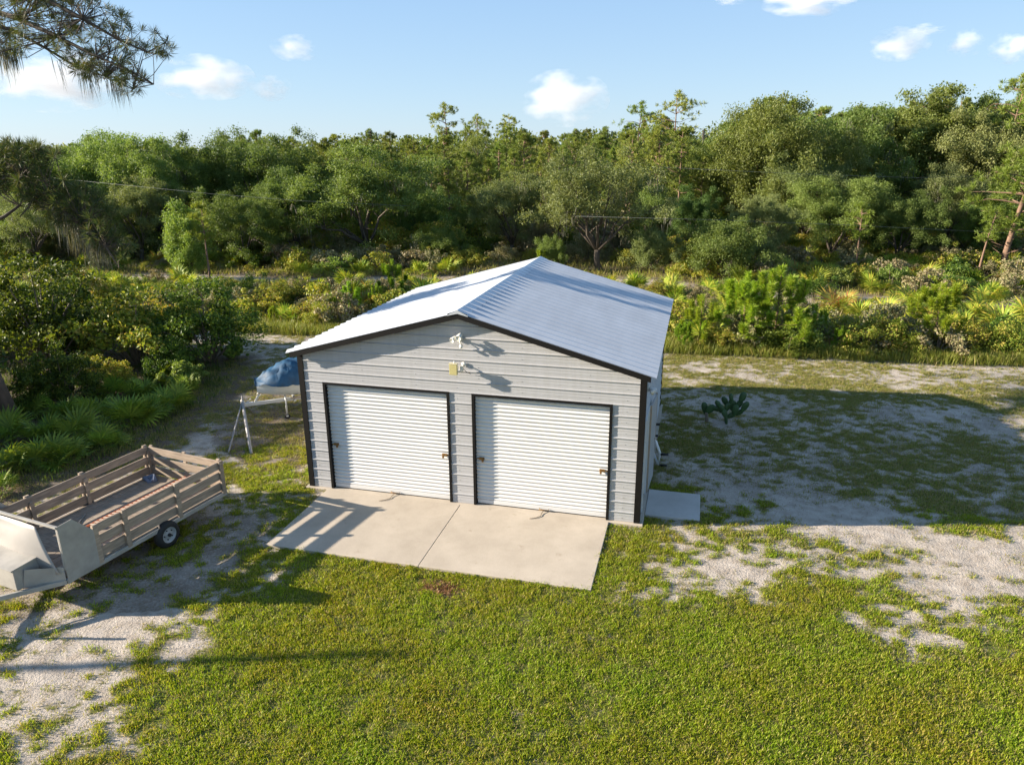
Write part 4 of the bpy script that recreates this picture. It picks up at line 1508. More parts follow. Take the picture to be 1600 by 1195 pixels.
def place(proto, name, u_, dist, vtop, look, cat, group, row, wsc=1.0, rz=None):
    p = GD(u_, dist, Z0)
    Hh = tree_height(u_, dist, vtop)
    sc = Hh / proto['H']
    root = empty(name, (p[0], p[1], Z0), random.uniform(0, 6.28) if rz is None else rz)
    root.scale = (sc * wsc, sc * wsc, sc)
    link("trunk", proto['trunk'], root)
    link("crown", proto['crown'], root)
    if proto.get('moss'): link("hanging_moss", proto['moss'], root)['kind'] = 'stuff'
    later(root, look, cat, group, row)
    return root


SKY = [(-60, 222), (0, 222), (60, 228), (120, 224), (170, 212), (215, 225), (250, 213), (300, 222), (350, 222), (400, 206), (430, 204), (460, 216), (520, 208), (570, 204), (600, 212), (650, 208), (690, 205),
       (740, 198), (770, 207), (800, 190), (830, 206), (870, 205), (910, 194), (960, 198), (1000, 190), (1045, 175), (1075, 200), (1090, 218), (1105, 200), (1130, 182), (1160, 165), (1200, 158), (1250, 172), (1300, 176),
       (1340, 165), (1365, 160), (1400, 165), (1430, 150), (1480, 158), (1500, 182), (1530, 158), (1560, 145), (1600, 140), (1680, 140)]


def skyline(u_):
    return float(np.interp(u_, [a for a, _ in SKY], [b_ for _, b_ in SKY]))


OAKN, PINEN = "oaks of the wood behind the scrub", "pines of the wood behind the scrub"
tr_rg = random.Random(3)
# farthest wood: one mass, then rows of pines that stand clear of it
u_ = -40
while u_ < 1660:                          # back row of pines
    dd_ = tr_rg.uniform(84, 104)
    place(PINES[tr_rg.randrange(4)], "pine_tree", u_, dd_, skyline(u_) + tr_rg.uniform(-3, 12), "slim back row pine", "pine tree", PINEN, "", tr_rg.uniform(.85, 1.2))
    u_ += tr_rg.uniform(22, 34)
u_ = -30
while u_ < 1660:                          # middle row
    dd_ = tr_rg.uniform(62, 76)
    vt = skyline(u_) + tr_rg.uniform(8, 30)
    if 440 < u_ < 1080 and tr_rg.random() < .72:
        place(PINES[tr_rg.randrange(4)], "pine_tree", u_, dd_, vt, "slender middle row pine", "pine tree", PINEN, "", tr_rg.uniform(.9, 1.25))
    else:
        place(OAKS[tr_rg.randrange(7)], "oak_tree", u_, dd_, vt, "half hidden middle row oak", "oak tree", OAKN, "", tr_rg.uniform(.8, 1.0))
    u_ += tr_rg.uniform(34, 50)
u_ = 425
while u_ < 1180:                          # slim pines in front of the middle row
    dd_ = tr_rg.uniform(56, 63)
    place(PINES[tr_rg.choice((0, 2, 1, 3))], "pine_tree", u_, dd_, skyline(u_) + tr_rg.uniform(14, 52), "slim front row pine", "pine tree", PINEN, "", tr_rg.uniform(.75, 1.0))
    u_ += tr_rg.uniform(26, 44)
# front row, each where the photograph shows it: column, distance, top row, kind, width
for u_, dd_, vt, pr_, ws, look in (
        (575, 50, 228, OAKS[0], 1.15, "big spreading oak with pale green crown"), (655, 55, 285, OAKS[4], .8, "dark rounded oak"),
        (800, 51, 268, OAKS[3], 1.05, "oak with dark forked trunk under an open crown"), (932, 44.5, 232, OAKS[2], 1.0, "grey green oak with mossy spreading limbs"),
        (1015, 52, 290, OAKS[0], .8, "mid green oak"), (870, 54, 300, OAKS[2], .7, "grey green narrower oak"),
        (1195, 55, 158, OAKS[1], .85, "tall broad oak whose crown rises above the wood"), (1255, 52, 236, OAKS[3], 1.0, "greyish oak"),
        (1330, 58, 172, OAKS[0], .9, "tall oak with rounded top"), (1295, 48, 275, OAKS[1], 1.0, "low broad oak"), (1425, 60, 142, OAKS[6], 1.1, "tall oak with open airy top"),
        (1475, 50, 255, OAKS[2], .95, "greyish mossy oak"), (1400, 47, 290, OAKS[4], .9, "dark leafy oak"), (1530, 56, 175, OAKS[3], .9, "grey green oak"),
        (1540, 47, 300, OAKS[5], .9, "dark shaded oak"), (1610, 50, 250, OAKS[1], .9, "broad oak"), (1100, 60, 222, OAKS[1], .7, "mid green oak"),
        (1075, 50, 290, OAKS[5], .8, "dark oak"), (1190, 45, 300, OAKS[3], .85, "lower grey green oak"),
        (10, 52, 228, OAKS[0], .9, "olive oak"), (105, 56, 226, OAKS[4], .9, "dark crowned oak"), (185, 58, 208, OAKS[1], .85, "taller rounded oak"),
        (255, 55, 216, OAKS[0], .9, "olive oak"), (335, 60, 220, OAKS[5], .95, "dark oak"), (405, 58, 202, OAKS[4], .9, "dark tall oak with rounded top"),
        (465, 52, 262, OAKS[5], .95, "very dark oak"), (225, 50, 275, OAKS[3], .9, "greyish lower oak"), (385, 48, 290, OAKS[4], .95, "deep green shaded oak"),
        (150, 48, 290, OAKS[6], .9, "loose olive oak"), (60, 47, 285, OAKS[2], .8, "grey oak"), (505, 60, 235, OAKS[1], .8, "mid green oak"),
        (725, 55, 320, OAKS[6], .7, "small crowned oak"), (1570, 62, 150, OAKS[4], .9, "dark tall oak")):
    place(pr_, "oak_tree", u_, dd_, vt, look, "oak tree", OAKN, "", ws)
for u_, dd_, vt, k_, ws, look in ((1130, 41, 338, 0, 1.0, "low bushy oak with pale mossy underside"), (1180, 43, 362, 1, .9, "low oak scrub"), (690, 48, 352, 0, .9, "low rounded oak thicket"),
                                  (1240, 51, 368, 0, .9, "low leafy thicket oak"), (1020, 44, 355, 1, .9, "low greyish oak"), (90, 50, 346, 1, 1.0, "low pale oak scrub"), (210, 51, 331, 0, .8, "low olive oak scrub"),
                                  (520, 52, 361, 1, .8, "low grey green scrub oak"), (1450, 50, 368, 0, 1.0, "low oak thicket"), (1330, 49, 381, 0, .8, "small round oak thicket"), (1560, 51, 361, 1, 1.0, "low greyish thicket oak"),
                                  (860, 45, 365, 0, .7, "low shaded oak thicket"), (420, 50, 354, 0, .9, "low dark thicket oak"), (10, 48, 341, 0, .9, "low olive thicket oak")):
    place(LOWOAK[k_], "scrub_oak", u_, dd_, vt, look, "scrub oak", "low scrub oaks at the foot of the wood", "", ws)
for u_, dd_, vt, k_, look in ((300, 43, 315, 0, "round bright green young tree"), (705, 63, 282, 1, "bright yellow green young tree"), (738, 60, 305, 0, "small bright green tree"),
                              (1075, 47, 395, 0, "small bright green leafy tree"), (660, 60, 330, 1, "bright green low tree")):
    place(BRIGHT[k_], "young_tree", u_, dd_, vt, look, "young tree", "bright young trees", "", .8)
for u_, dd_, vt, k_, look in ((706, 90, 167, 0, "thin pine standing above the skyline with a bare trunk"), (748, 93, 183, 1, "thin wide topped pine above the skyline"), (988, 84, 166, 0, "thin pine poking above the skyline"),
                              (1046, 72, 150, 1, "tallest pine of the middle with uneven dense top"), (800, 96, 184, 0, "slim pine with tufted top on the skyline"), (1585, 58, 112, 1, "tall pine above the right skyline with layered top"),
                              (1540, 56, 128, 0, "thin flat topped pine above the right skyline")):
    place(THIN[k_], "thin_pine", u_, dd_, vt, look, "pine tree", PINEN, "", 1.1)

# bushes under the trees
UNDER = []
for j, k in enumerate(('shrub', 'shrub_dark', 'shrub_dry', 'shrub')):
    mb, L_ = bush_arrays(140 + j, 2.4, 2.6, 60, 130, .16)
    V1 = np.array(mb.v, float); F1 = np.array([f for f in mb.f if len(f) == 4], int)
    UNDER.append(np_mesh("understory_bush", np.concatenate([V1, L_]), np.concatenate([F1, quads(L_) + len(V1)]), [M[k], M['twig']], np.concatenate([np.ones(len(F1), int), np.zeros(len(L_) // 4, int)])))
for dd_, st_, s0 in ((48, 64, .6), (53, 50, .9), (60, 50, 1.35), (67, 52, 1.6), (76, 60, 1.9)):
    u_ = -50 + dd_ % 7 * 8
    while u_ < 1660:
        p = GD(u_, dd_ + tr_rg.uniform(-2, 2), Z0)
        if float(seg_d(p[0], p[1], ROAD2)) > 2.2 and not (dd_ == 48 and not 640 < u_ < 1200):
            s_ = s0 * tr_rg.uniform(.75, 1.25); k_ = tr_rg.randrange(4)
            o = link("understory_bush", UNDER[k_], None, (p[0], p[1], Z0), (0, 0, u_), (s_, s_, s_ * tr_rg.uniform(.8, 1.2)))
            later(o, ("olive bush", "dark bush", "grey bush", "leafy bush")[k_], "bush", "bushes under the trees of the wood", "under the edge trees" if dd_ < 56 else ("under the middle trees" if dd_ < 71 else "under the far trees"))
        u_ += st_ * tr_rg.uniform(.8, 1.2)

# trees one can tell apart: snag, leaning pines on the right, slim pine
sn = empty("dead_snag", tuple(GD(1088, 66, Z0)[:2]) + (Z0,))
mb = MB(); hh = tree_height(1088, 66, 204); mb.tube([(0, 0, -.3), (.1, 0, hh * .6), (0, 0, hh)], [.22, .16, .09], 7); mb.tube([(0.02, 0, hh * .9), (.5, 0, hh * .96)], [.06, .02], 5)
mb.build("trunk", plain("charred_wood", (.05, .045, .04), .9), sn); tag(sn, "bare dark snag poking up in the gap of the skyline", "dead tree")
LP = proto_pine('pine_young', 31, H=9, RAD=2.2, start=.24, whorls=15, tuft=34, ln=.36, wd=.03, lean=(1.6, -.4), bare=9, trunk=.15, pertwig=9)
LP['crown'].materials[0] = M['pine2'] = leaf_mat("sunlit_pine_needle", [(.13, .18, .025), (.19, .25, .035), (.25, .29, .06)], .35)
o = place(LP, "leaning_pine", 1563, 43, 150, "bright leaning pine with reddish trunk at the right edge", "pine tree", "pines at the right edge", "", 1.0, R(0)); PENDING.pop(); tag(o, "bright leaning pine with reddish trunk at the right edge of the scrub", "pine tree")
LP2 = proto_pine('pine_young', 32, H=5, RAD=1.0, start=.55, whorls=6, tuft=24, ln=.30, wd=.03, lean=(.5, 0), bare=5, trunk=.09, pertwig=5); LP2['crown'].materials[0] = M['pine2']
o = place(LP2, "slim_pine", 1527, 42, 325, "", "pine tree", "", "", 1.0, R(0)); PENDING.pop(); tag(o, "slim leaning pine with a bare lower trunk left of the bright leaning pine", "pine tree")
o = place(LP2, "slim_pine", 1335, 43, 318, "", "pine tree", "", "", .9, R(90)); PENDING.pop(); tag(o, "slim young pine with bare stem in front of the dark middle right wood", "pine tree")
o = place(LP2, "slim_pine", 329, 42, 318, "", "pine tree", "", "", .8, R(120)); PENDING.pop(); tag(o, "slim young pine against the pale bright green tree on the left", "pine tree")
# far wood behind everything
rg = np.random.default_rng(90)
k = 260
uu = rg.uniform(-60, 1660, k); P_ = []
for a in uu:
    dist = rg.uniform(112, 130); p = GD(a, dist, 0); h = tree_height(a, dist, skyline(a) + 14)
    c_ = np.stack([p[0] + rg.normal(0, 2.2, 5), p[1] + rg.normal(0, 2.2, 5), rg.uniform(.35, .95, 5) * h], 1)
    P_.append(c_)
P_ = np.concatenate(P_)
pts_, dd2 = clump_points(P_, np.full(len(P_), 2.0), 70, rg, .8)
L_ = leaf_quads(pts_, dd2, .5, .35, rg)
tag(link("far_wood", np_mesh("far_wood", L_, quads(L_), M['oak'])), "unbroken dark green far wood closing the view behind the trees", "woodland", kind='stuff')

# ------------------------------------------------------------------ scrub between the garage and the wood
def joined(name, mb, L_, matk):
    """stems and leaves as one mesh with two materials"""
    V1 = np.array(mb.v, float)
    F1 = [f for f in mb.f if len(f) == 4]
    F1 = np.array(F1, int)
    V_ = np.concatenate([V1, L_])
    F_ = np.concatenate([F1, quads(L_) + len(V1)])
    MI = np.concatenate([np.ones(len(F1), int), np.zeros(len(L_) // 4, int)])
    return np_mesh(name, V_, F_, [M[matk], M['twig']], MI)


BUSH = {k: [joined(k, *bush_arrays(50 + 7 * i + j, 1.0, 1.3, 26, 80, .10), k) for j in range(3)] for i, k in enumerate(('shrub', 'shrub_dry', 'shrub_dark', 'bright'))}
PALM = {}
for k, sd in (('palm', 60), ('palm_rust', 70)):
    PALM[k] = []
    for j in range(3):
        V_ = make_palm_joined(sd + j, 15, 1.0)
        PALM[k].append(np_mesh("palmetto", V_, quads(V_), M[k]))
LOOK = {'shrub': "olive scrub bush", 'shrub_dry': "dry brownish bush", 'shrub_dark': "dark green bush", 'bright': "bright green bush", 'palm': "yellow green palmetto", 'palm_rust': "orange tinged palmetto"}
srg = random.Random(11)
spots = []
tries = 0
while len(spots) < 430 and tries < 20000:
    tries += 1
    y = srg.uniform(14.6, 44)
    x = srg.uniform(-14 - y * 1.05, 6 + y * .75)
    if float(seg_d(np.array(x), np.array(y), ROAD2)) < 1.7 or float(seg_d(np.array(x), np.array(y), ROAD1)) < 1.6: continue
    u_, v_, d_ = PROJ((x, y, .5))
    if u_ < -60 or u_ > 1660 or d_ > 52 or (700 < u_ < 1180 and d_ > 43): continue
    if 545 < u_ < 1000 and v_ > 480: continue
    if any((x - a) ** 2 + (y - b_) ** 2 < .72 + .01 * y for a, b_ in spots): continue
    spots.append((x, y))
for x, y in spots:
    k = srg.choices(['shrub', 'shrub_dry', 'shrub_dark', 'bright', 'palm', 'palm_rust'], [.24, .30, .06, .05, .29, .06])[0]
    row = "in the front scrub" if y < 19 else ("in the middle scrub" if y < 25.5 else ("beyond the sand track" if y < 33 else "far beyond the track"))
    if k.startswith('palm'):
        s_ = srg.uniform(.8, 1.25)
        o = link("saw_palmetto", srg.choice(PALM[k]), None, (x, y, Z0), (0, 0, srg.uniform(0, 6.28)), (s_, s_, s_))
        later(o, LOOK[k], "palmetto", "saw palmettos in the scrub behind the garage", row)
    else:
        s_ = srg.uniform(.9, 1.5) if y > 27 else (srg.uniform(.75, 1.25) if y < 19 else srg.uniform(.45, .85))
        o = link("scrub_bush", srg.choice(BUSH[k]), None, (x, y, Z0), (0, 0, srg.uniform(0, 6.28)), (s_, s_, s_ * srg.uniform(.75, 1.2)))
        later(o, LOOK[k], "bush", "bushes in the scrub behind the garage", row)

# young pines along the front of the scrub
YP = []
for i in range(4):
    mb, N_ = make_young(80 + i, 2.6, 13 + 2 * i, 420, .17, .014, .16)
    YP.append((mb.mesh("stem", M['pine_bark']), np_mesh("needles", N_, quads(N_), M['pine_young'])))


def young(u_, v_, vtop, look, i, ws=1.0, z=Z0):
    p = G(u_, v_, z)
    d_ = (p - CP) @ _fw
    h = tree_height(u_, d_, vtop)
    ws *= 1.22
    root = empty("pine_sapling", (p[0], p[1], z), i * 1.3)
    s_ = h / 2.6
    root.scale = (s_ * ws, s_ * ws, s_)
    link("stem", YP[i % 4][0], root); link("needles", YP[i % 4][1], root)
    tag(root, look, "pine sapling", "young pines along the front of the scrub")


for a in ((1092, 542, 455, "bright pine sapling nearest the right roof corner", 0, 1.15), (1158, 545, 418, "tall bright pine sapling, second from the right roof corner", 1, 1.1), (1208, 548, 408, "tallest bright pine sapling right of the garage", 2, 1.2),
          (1182, 540, 462, "short bright pine sapling between the two tallest ones", 3, 1.0), (1268, 540, 470, "pine sapling at the right end of the bright row", 0, 1.0), (1240, 552, 480, "low pine sapling right of the tallest one", 1, 1.2), (1396, 552, 492, "small pine sapling with upright candles before the scrub on the right", 2, .8),
          (1456, 548, 436, "dark bodied pine sapling standing alone on the right", 3, 1.2), (548, 500, 436, "pine sapling left of the left roof slope", 0, 1.0), (616, 474, 402, "tall pine sapling above the left roof slope", 1, 1.0), (590, 485, 440, "smaller pine sapling touching the left roof slope", 2, .9),
          (520, 505, 455, "pale pine sapling at the left of the roof slope saplings", 2, .9), (428, 508, 476, "small pine sapling beside the sandy track on the left", 3, .8), (462, 510, 488, "smallest pine sapling beside the sandy track on the left", 0, .8), (846, 428, 384, "pine sapling just behind the far roof peak", 1, .7),
          (1068, 548, 500, "low pine sapling against the right roof edge", 3, 1.0), (1310, 556, 505, "knee high pine sapling in the tall grass on the right", 1, .9)):
    young(*a)

# bigger shrubs standing at the front edge of the scrub
EDGE = [joined("edge_shrub", *bush_arrays(100 + j, 1.5, 2.0, 46, 110, .10), k) for j, k in enumerate(('shrub', 'shrub', 'shrub_dark', 'shrub_dry'))]
for u_, v_, k_, s_, look in ((1350, 552, 0, .85, "round olive shrub with pale twigs in front of the scrub on the right"), (1230, 556, 2, .65, "dark low shrub below the tallest pine sapling"), (1120, 548, 0, .55, "small shrub between the first two bright saplings"),
                             (1500, 552, 0, .7, "olive shrub right of the lone sapling"), (1560, 556, 1, .8, "broad shrub at the right edge above the track"), (1595, 560, 2, .7, "dark shrub at the very right edge"), (1420, 556, 1, .55, "small shrub beside the candle sapling"),
                             (500, 512, 1, .6, "low yellow green shrub on the left behind the roof corner"), (440, 480, 0, .8, "shrub left of the pale sapling"), (390, 470, 2, .85, "dark shrub behind the sandy bend"), (640, 470, 3, .6, "dry shrub above the left roof slope"),
                             (1275, 470, 2, .8, "dark shrub at the near side of the sand track"), (1020, 470, 1, .6, "shrub just behind the right roof slope")):
    p = G(u_, v_, Z0)
    o = link("edge_shrub", EDGE[k_], None, p, (0, 0, u_), (s_, s_, s_)); tag(o, look, "shrub", "shrubs along the front of the scrub")

# palmettos that show their fans: every frond a part
FM = {k: [np_mesh("frond", V_, quads(V_), M[k]) for V_ in FR] for k in ('palm', 'palm_dark')}


def palmetto(u_, v_, s_, look, matk, n_=13, seed=0, group=None):
    p = G(u_, v_, Z0)
    rg_ = np.random.default_rng(seed)
    root = empty("saw_palmetto", p)
    for mt, sc, k_ in palm_pose(rg_, n_, s_):
        f = link("frond", FM[matk][k_], root)
        f.matrix_basis = Matrix.Translation((rg_.normal(0, .08), rg_.normal(0, .08), 0)) @ mt @ Matrix.Scale(sc, 4)
    if look: tag(root, look, "palmetto", group)
    return root


gl = "palmettos below the bushes on the left"
for i, (u_, v_, s_, look) in enumerate(((20, 735, 1.0, "palmetto nearest the trailer at the left edge"), (62, 728, 1.1, "palmetto with drooping fans above the trailer front"), (105, 722, .95, "palmetto just above the front of the trailer"), (15, 690, 1.1, "palmetto behind the one at the left edge"),
                                        (70, 690, 1.0, "palmetto in the second row at the left"), (125, 690, 1.1, "big fanned palmetto above the middle of the trailer"), (165, 700, .8, "small palmetto on the sand above the trailer"), (150, 655, 1.1, "shaded palmetto in the middle of the left thicket"),
                                        (200, 668, 1.15, "bright fanned palmetto above the trailer tail"), (235, 655, 1.0, "palmetto right of the bright fanned one"), (272, 640, 1.0, "palmetto at the right end of the left thicket"), (295, 615, .85, "small palmetto near the dark bush on the left"),
                                        (225, 625, 1.05, "tall palmetto behind the bright fanned one"), (180, 620, 1.0, "dark palmetto under the left shrubs"), (100, 655, 1.0, "dark palmetto in the shade at the left"), (40, 650, 1.0, "dark palmetto beside the pine trunk"),
                                        (255, 600, .9, "palmetto tucked under the yellow green bush"), (5, 770, .6, "small sunny palmetto at the left edge above the trailer"))):
    palmetto(u_, v_, s_ * .78, look, 'palm_dark', 15, 200 + i, gl)
gr = "palmettos at the right edge of the scrub"
for i, (u_, v_, s_, look) in enumerate(((1530, 500, 1.1, "large yellow green palmetto right of the lone sapling"), (1560, 520, 1.2, "large pale fanned palmetto near the right edge"), (1590, 505, 1.2, "large palmetto cut by the right edge"), (1500, 520, 1.0, "palmetto below the lone dark sapling"),
                                        (1380, 500, 1.2, "palmetto with stiff fans above the round olive shrub"), (1345, 500, 1.1, "palmetto left of the stiff fanned one"), (1420, 480, 1.1, "palmetto near the sand track on the right"), (1575, 545, 1.0, "palmetto at the right edge above the roadside grass"),
                                        (1545, 475, 1.1, "palmetto between the sand track and the right edge"), (1480, 470, 1.0, "palmetto beside the sand track left of the pines"))):
    palmetto(u_, v_, s_, look, 'palm', 14, 260 + i, gr)

# ------------------------------------------------------------------ thicket on the left
LB = []
for j, (k, rad, h) in enumerate((('shrub_dark', 1.9, 3.0), ('shrub_dark', 1.6, 2.6), ('shrub', 1.5, 2.2), ('bright', .8, 1.1))):
    mb, L_ = bush_arrays(120 + j, rad, h, 84 if j < 2 else 56, 120, .10, .75, .11, .23)
    LB.append((mb.mesh("stem", M['twig']), np_mesh("foliage", L_, quads(L_), M[k])))
for u_, v_, k_, s_, look in ((80, 572, 0, 1.5, "big dark bush at the left edge"), (-40, 560, 0, 1.1, "dark bush behind the pine trunk at the left edge"), (122, 556, 1, 1.15, "dark bush reaching towards the gap in the left thicket"), (105, 628, 1, .8, "dark bush above the shaded palmettos"),
                             (215, 572, 2, 1.5, "yellow green bush in the middle of the left thicket"), (328, 565, 0, 1.15, "dark round bush nearest the garage on the left"), (270, 592, 1, .62, "dark low bush below the yellow green one"), (175, 610, 2, .6, "olive bush left of the yellow green one"),
                             (292, 606, 3, .9, "small bright leaved bush in front of the dark round bush"), (262, 548, 2, 1.2, "olive bush beside the far sandy bend"), (72, 632, 1, .6, "dark shaded bush behind the palmettos"), (12, 540, 2, 1.0, "olive bush far behind the pine trunk"), (365, 560, 3, .6, "low bright bush at the foot of the dark round bush"), (185, 480, 2, .7, "small olive bush beyond the gap in the left thicket")):
    p = G(u_, v_, Z0)
    root = empty("leafy_bush", p, u_); root.scale = (s_, s_, s_)
    link("stem", LB[k_][0], root); link("foliage", LB[k_][1], root)
    tag(root, look, "bush", "bushes of the thicket on the left")

# pine at the left edge whose branches hang into the picture
tb0 = G(27, 662, Z0)
pine = tag(empty("overhanging_pine", tb0), "big pine at the left edge whose dark branches hang into the sky", "pine tree")
o0 = np.array(tb0)
HP = 15.0
lean_ = np.array([-1.6, -1.2])


def trunk_at(z):
    t = z / HP
    return np.array([lean_[0] * t ** .8, lean_[1] * t ** .8, z])


mb = MB(); mb.tube([trunk_at(z) if z > 0 else (0, 0, -.3) for z in (0, 1.5, 3, 5, 7, 9, 11, 13, 15)], [.21, .19, .18, .18, .18, .18, .16, .12, .05], 12)
mb.build("trunk", plain("dark_pine_bark", (.13, .095, .07), .9, var=.5, scale=6, stretch=(1, 1, .4), bump=.6), pine)
rg = np.random.default_rng(77)


def near_branch(zt_, pxs, dist, rads):
    pts_ = [Vector(trunk_at(zt_))] + [Vector(D(u, v, dist + dz) - o0) for u, v, dz in pxs]
    mb_ = MB(); mb_.tube(pts_, rads, 7)
    mb_.build("branch", M['bark'], pine)
    return pts_


DB = 19.0
BR = [near_branch(9.3, [(-50, 5, 1), (30, 30, .5), (90, 58, 0), (150, 88, -.3), (205, 112, -.5), (240, 132, -.6)], DB, [.11, .09, .07, .05, .035, .02, .008]),
      near_branch(9.9, [(-40, -20, .5), (60, -8, .2), (130, 30, 0), (185, 62, .2), (230, 82, .3), (258, 68, .4)], DB - 1, [.10, .08, .06, .045, .03, .02, .008]),
      near_branch(9.0, [(-40, 30, 0), (20, 48, 0), (70, 75, .2), (120, 105, .3), (165, 120, .3), (208, 140, .3)], DB + .5, [.10, .07, .05, .035, .025, .016, .006])]
LOW = [near_branch(6.6, [(-20, 235, .5), (40, 275, 0), (85, 322, 0), (130, 352, -.2), (165, 385, -.3), (186, 418, -.3)], 18.5, [.12, .10, .085, .07, .05, .03, .012]),
       near_branch(6.9, [(10, 225, 0), (50, 232, 0), (85, 240, 0)], 19, [.08, .06, .04, .012]),
       near_branch(4.9, [(8, 338, 0), (30, 322, 0)], 18.8, [.07, .045, .03])]
for a, b_ in (((130, 355), (200, 372)), ((85, 325), (120, 310)), ((150, 370), (176, 342)), ((60, 295), (30, 340)), ((40, 275), (95, 280))):
    mb = MB(); mb.tube([Vector(D(*a, 18.4) - o0), Vector(D((a[0] + b_[0]) / 2, (a[1] + b_[1]) / 2 + 6, 18.3) - o0), Vector(D(*b_, 18.2) - o0)], [.03, .02, .008], 5); mb.build("branch", M['bark'], pine)


def tufts_in(poly, n_, dist, rg, branches, spread=1.0):
    us, vs = np.array([p[0] for p in poly]), np.array([p[1] for p in poly])
    pts_, dr, tw = [], [], MB()
    bp_ = [np.array(q) for b_ in branches for q in b_[1:]]
    while len(pts_) < n_:
        u, v = rg.uniform(us.min(), us.max()), rg.uniform(vs.min(), vs.max())
        if not inside(np.array([u]), np.array([v]), poly)[0]: continue
        p = D(u, v, dist + rg.normal(0, spread)) - o0
        q = min(bp_, key=lambda a: np.linalg.norm(a - p))
        if np.linalg.norm(q - p) > .25:
            mid_ = (p + q) / 2 + rg.normal(0, .1, 3)
            tw.tube([q, mid_, p], [.014, .010, .006], 4, cap=False)
        pts_.append(p); dr.append(unit((p - q) + rg.normal(0, .3, 3) + np.array([0, 0, .0])))
    return np.array(pts_), np.array(dr), tw


UP = [(-40, -40), (180, -40), (150, 12), (185, 12), (205, 35), (262, 60), (275, 72), (268, 92), (235, 84), (200, 82), (228, 125), (218, 150), (200, 148), (172, 118), (140, 125), (112, 112), (95, 92), (70, 70), (45, 55), (20, 52), (44, 78), (30, 92), (-40, 90)]
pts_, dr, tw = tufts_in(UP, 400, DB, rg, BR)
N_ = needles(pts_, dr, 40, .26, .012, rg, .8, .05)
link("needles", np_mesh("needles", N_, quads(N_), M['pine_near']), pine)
tw.build("twig", M['bark'], pine)['kind'] = 'stuff'
LO = [(-20, 222), (50, 222), (92, 240), (60, 268), (150, 300), (190, 345), (150, 340), (215, 385), (190, 405), (140, 372), (100, 352), (60, 335), (20, 290), (-20, 300)]
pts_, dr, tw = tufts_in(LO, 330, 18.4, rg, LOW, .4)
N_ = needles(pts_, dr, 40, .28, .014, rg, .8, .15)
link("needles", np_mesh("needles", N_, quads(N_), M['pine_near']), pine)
tw.build("twig", M['bark'], pine)['kind'] = 'stuff'
# moss hanging from the branches
mc = []
for poly_, k, dist in (([(80, 315), (140, 350), (170, 385), (150, 395), (100, 350)], 34, 18.5), ([(90, 95), (205, 130), (170, 125), (100, 100)], 9, DB), ([(0, 60), (30, 75), (20, 80), (0, 80)], 14, DB)):
    c_ = 0
    while c_ < k:
        u, v = rg.uniform(0, 220), rg.uniform(50, 400)
        if inside(np.array([u]), np.array([v]), poly_)[0]:
            mc.append(D(u, v, dist + rg.normal(0, .2)) - o0); c_ += 1
mc = np.repeat(np.array(mc), 16, 0) + rg.normal(0, .10, (len(mc) * 16, 3))
k = len(mc); a = rg.uniform(0, 6.28, k); hh = rg.uniform(.25, .8, (k, 1))
wv = np.stack([np.cos(a), np.sin(a), a * 0], 1) * .007
dn = np.concatenate([rg.normal(0, .05, (k, 2)), -hh], 1)
V_ = np.stack([mc - wv, mc + wv, mc + dn, mc + dn * .6 - wv], 1).reshape(-1, 3)
link("hanging_moss", np_mesh("hanging_moss", V_, quads(V_), M['moss']), pine)['kind'] = 'stuff'
# crown above the picture, it shades the garage roof
mbc, N_ = make_pine(78, HP, 2.4, .84, 6, 26, .4, .03, tuple(lean_), 0, .1, 6)
link("crown", np_mesh("crown", N_, quads(N_), M['pine_near']), pine)

# trees outside the left edge of the picture, they throw the shade on the left of the yard
for i, (x, y, pr_, h, look) in enumerate(((-38, 6.0, OAKS[0], 8, "oak far outside the left edge of the view"), (-40, 12.5, PINES[1], 12, "pine outside the left edge"))):
    root = empty("oak_tree" if i == 0 else "pine_tree", (x, y, Z0), i)
    s_ = h / pr_['H']; root.scale = (s_, s_, s_)
    link("trunk", pr_['trunk'], root); link("crown", pr_['crown'], root)
    tag(root, look, "tree")
for x, y, s_, look in ((-16.2, .3, 1.4, "dark bush outside the left edge above the palmettos"), (-15.8, -.6, 1.35, "dark bush just outside the left edge beside the palmettos"), (-17.5, 1.4, 1.6, "tall dark bush outside the left edge behind the pine")):
    root = empty("leafy_bush", (x, y, Z0), x); root.scale = (s_, s_, s_)
    link("stem", LB[0][0], root); link("foliage", LB[0][1], root); tag(root, look, "bush")
pl = MB(); pl.tube([(0, 0, -.5), (0, 1.3, 6.6)], [.11, .08], 12); pl.tube([(0, 1.3, 6.6), (0, 1.3, 6.62)], [.12, .02], 12)  # post added out of view for the thin shadow on the lawn
po = pl.build("shadow_post", M['twig'], None); po.location = (-18.4, -10.75, Z0); tag(po, "tall unseen post added outside the left edge to throw a thin shadow across the lawn", "post")

# wires crossing in front of the wood
WM = plain("weathered_wire", (.16, .18, .18), .6)
for pxs, look in (([(-80, 262, 46), (330, 303, 42), (470, 314, 41), (640, 322, 40)], "thin overhead wire crossing the dark wood on the left"), ([(1040, 262, 40), (1250, 272, 42), (1430, 278, 43), (1720, 270, 45)], "upper thin wire crossing the wood on the right"),
                  ([(900, 338, 38), (1130, 344, 39), (1330, 352, 40), (1530, 362, 41), (1720, 372, 42)], "lower thin wire crossing the wood on the right")):
    mb = MB(); mb.tube([D(u, v, d_) for u, v, d_ in pxs], .007, 5); o = mb.build("overhead_wire", WM, None); tag(o, look, "wire", "overhead wires")

